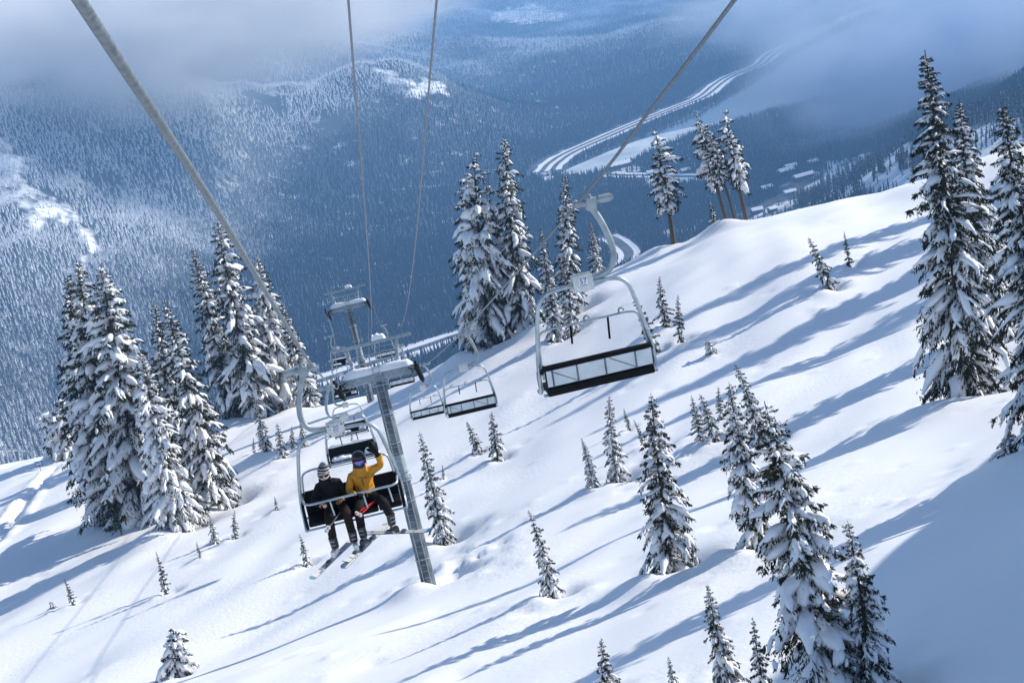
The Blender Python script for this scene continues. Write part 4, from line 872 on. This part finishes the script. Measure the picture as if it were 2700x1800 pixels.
def goggle(parent, c, r, frame, lens, h=.042):
    V = []; F = []; n = 13; A = np.linspace(-1.05, 1.05, n)
    for a in A:
        hh = h * (1 - .35 * (abs(a) / 1.05) ** 4) - (.012 if abs(a) < .16 else 0)
        for (z, rr) in ((-hh + (.016 if abs(a) < .16 else 0), r), (0, r + .012), (hh, r)): V.append((c[0] + rr * math.sin(a), c[1] - rr * math.cos(a), c[2] + z))
    for i in range(n - 1):
        for j in range(2): F.append((i * 3 + j, i * 3 + 3 + j, i * 3 + 4 + j, i * 3 + 1 + j))
    mb = MB(); mb.add(V, F); gl = mb.build('goggles', lens, parent)
    rim = [V[i * 3 + 2] for i in range(n)] + [V[i * 3] for i in reversed(range(n))]; mb = MB(); mb.tube(rim + [rim[0]], .0085, 6); mb.build('goggle_frame', frame, gl)
    mb = MB(); mb.tube([(c[0] + (r - .004) * math.sin(a), c[1] - (r - .004) * math.cos(a), c[2]) for a in np.linspace(1.0, 2 * math.pi - 1.0, 18)], .012, 6, flat=1.7); mb.build('goggle_strap', M['hatdark'], gl)
goggle(pB, (-.285, -.052, -2.125), .112, M['white'], M['lensdark'])
hand('hand', (-.445, -.43, -2.565), (.35, -.6, .1), (.1, -.25, -1), M['skin'], pB, 1.15, .8)
hand('glove', (-.02, -.39, -2.59), (-.35, -.6, .25), (0, -.3, -1), M['glovebrown'], pB, 1.45, .7)
s1_ = boot(pB, (-.375, -.5, -3.37), (-.35, -1), M['bootblack'], M['bootwhite'], M['pink']); s2_ = boot(pB, (.005, -.52, -3.33), (.12, -1), M['bootblack'], M['bootwhite'], M['pink'])
def gear(o): return attach(o)
gear(ski('ski with pale blue base on the black-clad rider left foot, tip lowest left', s1_ + Vector((-.09, -.1, -.03)), (-.55, -.85, -.02), (.25, -.3, 1), M['skitop'], M['skiblue'], M['skiblue']))
gear(ski('ski on the black-clad rider inner foot, crossing behind the speckled one', s2_ + Vector((.0, -.08, -.03)), (-.3, -.9, .16), (.2, -.35, 1), M['skitop'], M['skiblue']))
gear(pole('dark ski pole hanging lower over the black-clad rider lap', (-.14, -.36, -2.86), (-.48, -.82, -2.99), M['cable'], 'dark ski poles')); gear(pole('dark ski pole lying upper over the black-clad rider lap', (-.1, -.33, -2.83), (-.43, -.86, -2.92), M['cable'], 'dark ski poles'))
# -- rider in yellow
pY = attach(person('person in mustard yellow jacket and black helmet waving a black mitten'))
J = {'pel': ((.44, .07, -2.83), (.165, .14)), 'wst': ((.42, .05, -2.6), (.17, .14)), 'chs': ((.41, .03, -2.41), (.18, .13)), 'nek': ((.42, -.01, -2.2), .075), 'hdl': ((.435, -.05, -2.09), .085), 'hdu': ((.44, -.05, -1.97), .095),
     'shl': ((.21, .02, -2.33), .095), 'ell': ((.115, -.07, -2.58), .078), 'wrl': ((.23, -.36, -2.55), .052), 'shr': ((.62, .02, -2.29), .095), 'elr': ((.845, -.06, -2.2), .078), 'wrr': ((.815, -.13, -1.99), .058),
     'hpl': ((.34, .0, -2.84), .125), 'thl': ((.26, -.25, -2.83), .11), 'knl': ((.215, -.5, -2.84), .098), 'cal': ((.205, -.48, -3.06), .09), 'anl': ((.2, -.47, -3.24), .088), 'hpr': ((.55, .0, -2.84), .125), 'thr': ((.65, -.25, -2.82), .11), 'knr': ((.73, -.48, -2.82), .098), 'car': ((.765, -.47, -3.0), .09), 'anr': ((.79, -.47, -3.13), .088)}
skin_body('body', J, EDG, [M['yellow'], M['greycloth'], M['skin']], pY)
mb = MB(); mb.tube([(.415, -.005, -2.29), (.42, -.015, -2.2), (.425, -.025, -2.125)], [.165, .14, .13], 18); mb.build('hood', M['yellow'], pY)
mb = MB(); mb.tube([(.437, -.06, -2.16), (.437, -.062, -2.1), (.438, -.064, -2.06)], [.088, .1, .1], 16); mb.build('face_mask', M['balaclava'], pY)
mb = MB(); mb.ell((.437, -.145, -2.055), (.045, .03, .03)); mb.ell((.437, -.168, -2.035), (.013, .022, .02)); mb.build('nose', M['skin'], pY)
mb = MB(); mb.ell((.44, -.045, -1.94), (.135, .15, .125), None, 20, 12, lambda p: Vector((p.x, p.y, max(p.z, -.62)))); hl = mb.build('helmet', M['shell'], pY)
for s in (-1, 1):
    mb = MB(); mb.box((.44 + s * .122, -.03, -2.03), (.03, .1, .13), bev=.013); mb.build('ear_pad', M['shell'], hl)
mb = MB(); mb.tube([(.44 + .14 * math.sin(a), -.05 - .15 * math.cos(a), -1.965) for a in np.linspace(-1.1, 1.1, 13)], .012, 6); mb.build('helmet_brim', M['rubber'], hl)
goggle(pY, (.438, -.05, -2.015), .128, M['hatdark'], M['lens'], .05)
# mitten: palm, thumb
mb = MB(); ax = Vector((-.09, -.05, .3)).normalized(); w0 = Vector((.81, -.135, -1.95))
mb.tube([w0 - ax * .05, w0 + ax * .03, w0 + ax * .1, w0 + ax * .19, w0 + ax * .27, w0 + ax * .31, w0 + ax * .325], [.066, .064, .08, .092, .08, .05, .01], 14, flat=.75); mb.tube([w0 + ax * .09, w0 + ax * .12 + Vector((-.07, -.01, .0)), w0 + ax * .15 + Vector((-.115, -.02, .015)), w0 + ax * .16 + Vector((-.135, -.02, .02))], [.034, .036, .03, .008], 10); mb.build('mitten', M['black'], pY)
mb = MB(); mb.tube([w0 - ax * .09, w0 - ax * .02], [.072, .075], 14); mb.build('cuff', M['yellow'], pY)
hand('glove', (.235, -.39, -2.54), (.4, -.55, .2), (.1, -.3, -1), M['rubber'], pY, 1.45, .75)
tm = text_mesh('HH', .06, M['blackcloth'], 'chest_mark'); link('chest_mark', tm, pY, (.5, -.158, -2.35), (math.pi / 2 - .05, .12, 0))
for (p, q) in (((.31, -.125, -2.5), (.31, -.13, -2.62)), ((.41, -.14, -2.28), (.425, -.135, -2.66))):
    mb = MB(); mb.tube([p, q], .006, 5); mb.build('zip', M['blackcloth'], pY)
s3_ = boot(pY, (.2, -.47, -3.3), (-.3, -1), M['bootblack'], M['bootblack'], M['bootwhite']); s4_ = boot(pY, (.79, -.47, -3.19), (.35, -1), M['bootblack'], M['bootblack'], M['bootwhite'])
gear(ski('white speckled ski crossing diagonally under both riders', s3_ + Vector((.0, -.05, -.02)), (-.62, -.78, -.1), (.3, -.42, 1), M['skitop'], M['skiblue']))
gear(ski('ski with bright blue tip on the waving rider outer foot pointing right', s4_ + Vector((.06, -.03, -.02)), (.82, -.55, .04), (-.05, -.2, 1), M['skitop'], M['edge'], M['tipblue'], 1.6))
gear(pole('upper of two red ski poles across the waving rider lap', (.56, -.36, -2.78), (.14, -.72, -2.82), M['red'], 'red ski poles')); gear(pole('lower of two red ski poles across the waving rider lap', (.54, -.34, -2.81), (.2, -.75, -2.86), M['red'], 'red ski poles'))

# ------------------------------------------------------------------ small things near and far
p, D = brow_hit(94, 1082)
sg = thing('sign', 'small blue sign with pale lettering strips on a post at the left edge', 'sign', (p[0], p[1], p[2]))
mb = MB(); mb.tube([(0.02, .03, -.5), (0, .03, 1.0)], .035, 8); mb.build('post', M['bark'], sg)
mb = MB(); mb.box((0, 0, 1.1), (1.0, .04, .58), bev=.01); bd = mb.build('board', M['signblue'], sg)
mb = MB(); mb.box((0, -.025, 1.24), (.78, .008, .09)); mb.build('heading', M['signpale'], bd)
mb = MB(); mb.box((0, -.025, 1.01), (.78, .008, .15)); mb.build('notice', M['white'], bd)
# trees along the ski run on the far right hillside
fv = [conifer('run_a', 61, 15, 2.6, 44, .02, .55, .7, 1.0, .8), conifer('run_b', 62, 15, 2.2, 40, .02, .5, .7, 1.0, .85)]
VAR['runA'], VAR['runB'] = fv
rngr = random.Random(12)
spots = []
for i in range(80):
    f = rngr.random(); spots.append(('dark conifer in the long row between the two far ski runs', 1832 + 175 * f + rngr.uniform(-7, 7), 482 - 104 * f + rngr.uniform(-14, 12)))
for (lb, a, b, n) in (('dark conifer in the small clump right below the long row across the valley', (1960, 435), (1985, 425), 4), ('dark conifer in the second clump below the long row across the valley', (2010, 408), (2030, 398), 5), ('dark conifer in the tight round clump alone on the far ski run', (2068, 388), (2084, 382), 8), ('dark conifer in the clump of the far run nearest the giant tree', (2098, 396), (2116, 388), 5), ('low dark conifer just above the near ridge line on the right', (1968, 452), (1990, 470), 4)):
    for i in range(n): f = rngr.random(); spots.append((lb, a[0] + (b[0] - a[0]) * f + rngr.uniform(-3, 3), a[1] + (b[1] - a[1]) * f + rngr.uniform(-6, 6)))
for (lb, px, py) in spots:
    q = hit_far(px, py)
    if q[1] < 1000 or q[1] > 2600: continue
    plant(rngr.choice(['runA', 'runB']), (q[0], q[1], float(far_z(q[0], q[1])) - .3), rngr.uniform(14, 25), (0, 0, 1), rngr.uniform(0, 6), lb, 'conifers beside the far ski run: ' + lb.split(' in the ')[-1].split(' just ')[-1][:30])
# chalets
M['timber'] = mat('dark_timber', (.06, .04, .032), .8, noise=(1.5, (.1, .065, .05), 4, .3, .7)); M['redwall'] = mat('red_brown_cladding', (.16, .035, .028), .7, noise=(1.5, (.22, .05, .04), 4, .3, .7)); M['pane'] = mat('window_glass', (.03, .04, .05), .15)
M['greywall'] = mat('pale_plaster', (.35, .34, .33), .8)
def chalet(px, py, w, d, h, rz, wall, label):
    q = hit_far(px, py); t = thing('chalet', label, 'building', (q[0], q[1], float(far_z(q[0], q[1])) - .5), (0, 0, rz), 'buildings of the ski village')
    m = MB(); m.box((0, 0, h / 2), (w, d, h)); m.add([(-w / 2, -d / 2, h), (w / 2, -d / 2, h), (w / 2, d / 2, h), (-w / 2, d / 2, h), (-w / 2, 0, h + d * .3), (w / 2, 0, h + d * .3)], [(0, 4, 3), (1, 2, 5), (0, 1, 5, 4), (3, 4, 5, 2), (0, 3, 2, 1)]); m.build('wall', wall, t, smooth=False)
    m = MB()
    for s in (-1, 1):
        R = Euler((s * math.atan(.6), 0, 0)).to_matrix() if s < 0 else Euler((-math.atan(.6), 0, 0)).to_matrix()
        L = math.hypot(d / 2 + .9, (d / 2 + .9) * .6); R = Euler((-s * math.atan(.6), 0, 0)).to_matrix(); m.box((0, s * (d / 4 + .3), h + d * .15 - .1 + .45), (w + 1.6, L, .9), R)
    m.build('snow_roof', M['snowload'], t, smooth=False)
    nw = max(2, int(w / 4))
    for k in range(nw):
        m = MB(); m.box((-w / 2 + (k + .5) * w / nw, -d / 2 - .04, h * .55), (1.5, .1, 1.5)); m.build('window', M['pane'], t, smooth=False)
for k, (px, py, w, d, h, rz, wl__, lb) in enumerate([
    (1846, 413, 34, 11, 7, .35, 'redwall', 'long red-brown lodge beside the ski run'), (1806, 402, 26, 13, 8, .3, 'timber', 'dark timber lodge above the winding access road'), (1818, 392, 20, 12, 7, .25, 'timber', 'upper timber chalet in the village trees'),
    (1762, 440, 18, 12, 6, .2, 'timber', 'chalet with flat-looking snowy roof among the trees left of the access road'), (1815, 448, 18, 9, 5, .2, 'greywall', 'pale chalet on the bend of the access road'), (1740, 492, 16, 10, 6, .1, 'timber', 'dark chalet just above the ridge snow'), (1775, 488, 12, 9, 5, .3, 'timber', 'small dark chalet right of the one above the ridge snow'),
    (1868, 380, 16, 10, 6, .3, 'timber', 'chalet at the top of the village beneath the mist'), (1425, 386, 44, 16, 8, .25, 'timber', 'large snow-roofed lodge by the frozen lake end'), (1500, 402, 22, 12, 6, .1, 'greywall', 'pale building on the side road below the lake'), (1575, 398, 16, 11, 6, .2, 'timber', 'dark cabin at the right end of the side road')]):
    chalet(px, py, w, d, h, rz, M[wl__], lb)
def build_slope():
    ys = np.concatenate([np.arange(-30, 28, 1.2), np.arange(28, 240, .46)]); rt = np.linspace(-.66, .66, 470)
    X = rt[None, :] * (ys[:, None] + 45); Y = np.repeat(ys[:, None], len(rt), 1); Z = near_z(X, Y)
    w = sstep(225, 420, Y); Z = np.where(w > 0, Z * (1 - w) + far_z(X, Y) * w, Z)
    for (x, y, r, dep, mound) in WELLS:
        m = (np.abs(X - x) < 5 * r) & (np.abs(Y - y) < 5 * r)
        if not m.any(): continue
        dx = X[m] - x; dy = Y[m] - y
        Z[m] += -dep * np.exp(-((dx - .5 * r) ** 2 + (dy - .15 * r) ** 2) / (r * r)) + mound * np.exp(-((dx + .9 * r) ** 2 + (dy + .5 * r) ** 2) / (1.6 * r * r))
    rc = np.random.default_rng(77)                       # clumps fallen from branches, pits, disturbed patches
    for k in range(900):
        if k < 560:
            w_ = WELLS[rc.integers(0, len(WELLS))]; a_ = rc.uniform(0, 6.28); q = rc.exponential(1.5) * w_[2] + w_[2]; x, y = w_[0] + math.cos(a_) * q, w_[1] + math.sin(a_) * q
        elif k < 700: x, y = base1[0] + 2.2 + rc.normal(0, 2.0), base1[1] + 3.0 + rc.normal(0, 2.4)
        else: y = rc.uniform(30, 150); x = rc.uniform(-.4, .42) * y
        j = np.searchsorted(ys, y); 
        if j < 3 or j > len(ys) - 4: continue
        i = int((x / (y + 45) + .66) / 1.32 * (len(rt) - 1))
        if i < 3 or i > len(rt) - 4: continue
        sl = (slice(j - 3, j + 4), slice(i - 3, i + 4)); r_ = rc.uniform(.22, .5); h_ = rc.choice([1, -1]) * rc.uniform(.05, .2)
        Z[sl] += h_ * np.exp(-((X[sl] - x) ** 2 + (Y[sl] - y) ** 2) / (r_ * r_))
    for (pts, wd, dep) in TRACKS:
        Q = np.array(spline(pts, 8))[:, :2]
        m = (X > Q[:, 0].min() - 3) & (X < Q[:, 0].max() + 3) & (Y > Q[:, 1].min() - 3) & (Y < Q[:, 1].max() + 3)
        xm = X[m]; ym = Y[m]; dm = np.full(len(xm), 1e9)
        for a in range(len(Q) - 1):
            ab = Q[a + 1] - Q[a]; t = np.clip(((xm - Q[a, 0]) * ab[0] + (ym - Q[a, 1]) * ab[1]) / (ab @ ab), 0, 1)
            dm = np.minimum(dm, np.hypot(xm - Q[a, 0] - t * ab[0], ym - Q[a, 1] - t * ab[1]))
        Z[m] += -dep * np.exp(-(dm / wd) ** 2) * (1 + .8 * vnoise(xm * 1.3, ym * 1.3)) + .45 * dep * np.exp(-((dm - 1.9 * wd) / (.7 * wd)) ** 2) * (1 + 1.4 * vnoise(xm * 1.1 + 4, ym * 1.1))
    nr, nc = X.shape; ix = np.arange(nr * nc).reshape(nr, nc)
    F = np.stack([ix[:-1, :-1], ix[:-1, 1:], ix[1:, 1:], ix[1:, :-1]], -1).reshape(-1, 4)
    return tag(link('snow_slope', mesh_np('snow_slope', np.stack([X, Y, Z], -1), F, [M['snow']], True)), 'steep untracked white snow slope under the chairlift', 'slope', kind='structure')
TRACKS = [([brow_hit(x, y)[0] for x, y in ((128, 1078), (100, 1100), (70, 1135), (30, 1190), (-30, 1260))], .75, .55), ([brow_hit(x, y)[0] for x, y in ((205, 1050), (150, 1066), (128, 1078))], .9, .5)]
build_slope()

# ------------------------------------------------------------------ the air: even haze and two banks of mist
def volume_mat(name, col, dens, aniso=0.0, noise=None):
    m = bpy.data.materials.new(name); m.use_nodes = True; nt = m.node_tree; nt.nodes.remove(nt.nodes['Principled BSDF'])
    v = nt.nodes.new('ShaderNodeVolumePrincipled'); v.inputs['Color'].default_value = (*col, 1); v.inputs['Density'].default_value = dens; v.inputs['Anisotropy'].default_value = aniso
    nt.links.new(v.outputs[0], nt.nodes['Material Output'].inputs['Volume'])
    if noise:
        tc = nt.nodes.new('ShaderNodeTexCoord'); ln = nt.nodes.new('ShaderNodeVectorMath'); ln.operation = 'LENGTH'; nt.links.new(tc.outputs['Object'], ln.inputs[0])
        fr = nt.nodes.new('ShaderNodeMapRange'); fr.interpolation_type = 'SMOOTHSTEP'; fr.inputs[1].default_value = .99; fr.inputs[2].default_value = .25; nt.links.new(ln.outputs['Value'], fr.inputs[0])
        mp = nt.nodes.new('ShaderNodeMapping'); mp.inputs['Scale'].default_value = noise[3]; nt.links.new(tc.outputs['Object'], mp.inputs['Vector'])
        n = nt.nodes.new('ShaderNodeTexNoise'); n.inputs['Scale'].default_value = noise[0]; n.inputs['Detail'].default_value = 5; n.inputs['Roughness'].default_value = .58; n.inputs['Distortion'].default_value = .6; nt.links.new(mp.outputs[0], n.inputs['Vector'])
        nr = nt.nodes.new('ShaderNodeMapRange'); nr.inputs[1].default_value = noise[1]; nr.inputs[2].default_value = noise[2]; nt.links.new(n.outputs['Fac'], nr.inputs[0])
        ad = nt.nodes.new('ShaderNodeMath'); ad.operation = 'MULTIPLY'; nt.links.new(fr.outputs[0], ad.inputs[0]); nt.links.new(nr.outputs[0], ad.inputs[1])
        ml = nt.nodes.new('ShaderNodeMath'); ml.operation = 'MULTIPLY'; ml.inputs[1].default_value = dens; nt.links.new(ad.outputs[0], ml.inputs[0]); nt.links.new(ml.outputs[0], v.inputs['Density'])
    return m
hz = MB(); hz.box((0, 5800, -150), (21000, 13900, 760))
haze = tag(hz.build('haze', volume_mat('blue_air', (.28, .575, 1.0), 1.3e-4), smooth=False), 'thin blue haze hanging over the valley', 'haze', kind='stuff')
def mist(label, px, py, D, size, rotz, dens, noise, col=(.9, .95, 1.0)):
    m = MB(); m.ell((0, 0, 0), (1, 1, 1), nu=24, nv=12)
    o = m.build('mist_bank', volume_mat('drifting_mist', col, dens, 0.0, noise)); o.location = at(px, py, D); o.scale = size; o.rotation_euler = (0, 0, rotz)
    return tag(o, label, 'mist', kind='stuff')
mist('pale cloud bank covering the ridge of the left hill', 250, 65, 2650, (820, 520, 215), .15, .02, (3.0, .4, .58, (1, 1, .6)), (1.0, 1.0, 1.0))
mist('blue mist filling the valley on the right beyond the ridge', 2200, 140, 2500, (440, 480, 215), -.2, .018, (2.5, .4, .62, (1, 1, .65)), (.62, .74, .9))  # colour darkened and blued to paint in the shadow this bank lies in
mist('thin cloud drifting over the hills at the top middle', 1000, -70, 5000, (900, 600, 190), 0, .009, (3.0, .45, .62, (1, 1, .5)), (.9, .94, 1.0))
mist('cloud trailing from the far end of the lake', 1850, 10, 4200, (520, 420, 170), .1, .013, (2.6, .43, .62, (1, 1, .6)), (.8, .88, .97))
md = forest.modifiers.new('trees', 'NODES'); md.node_group = ng
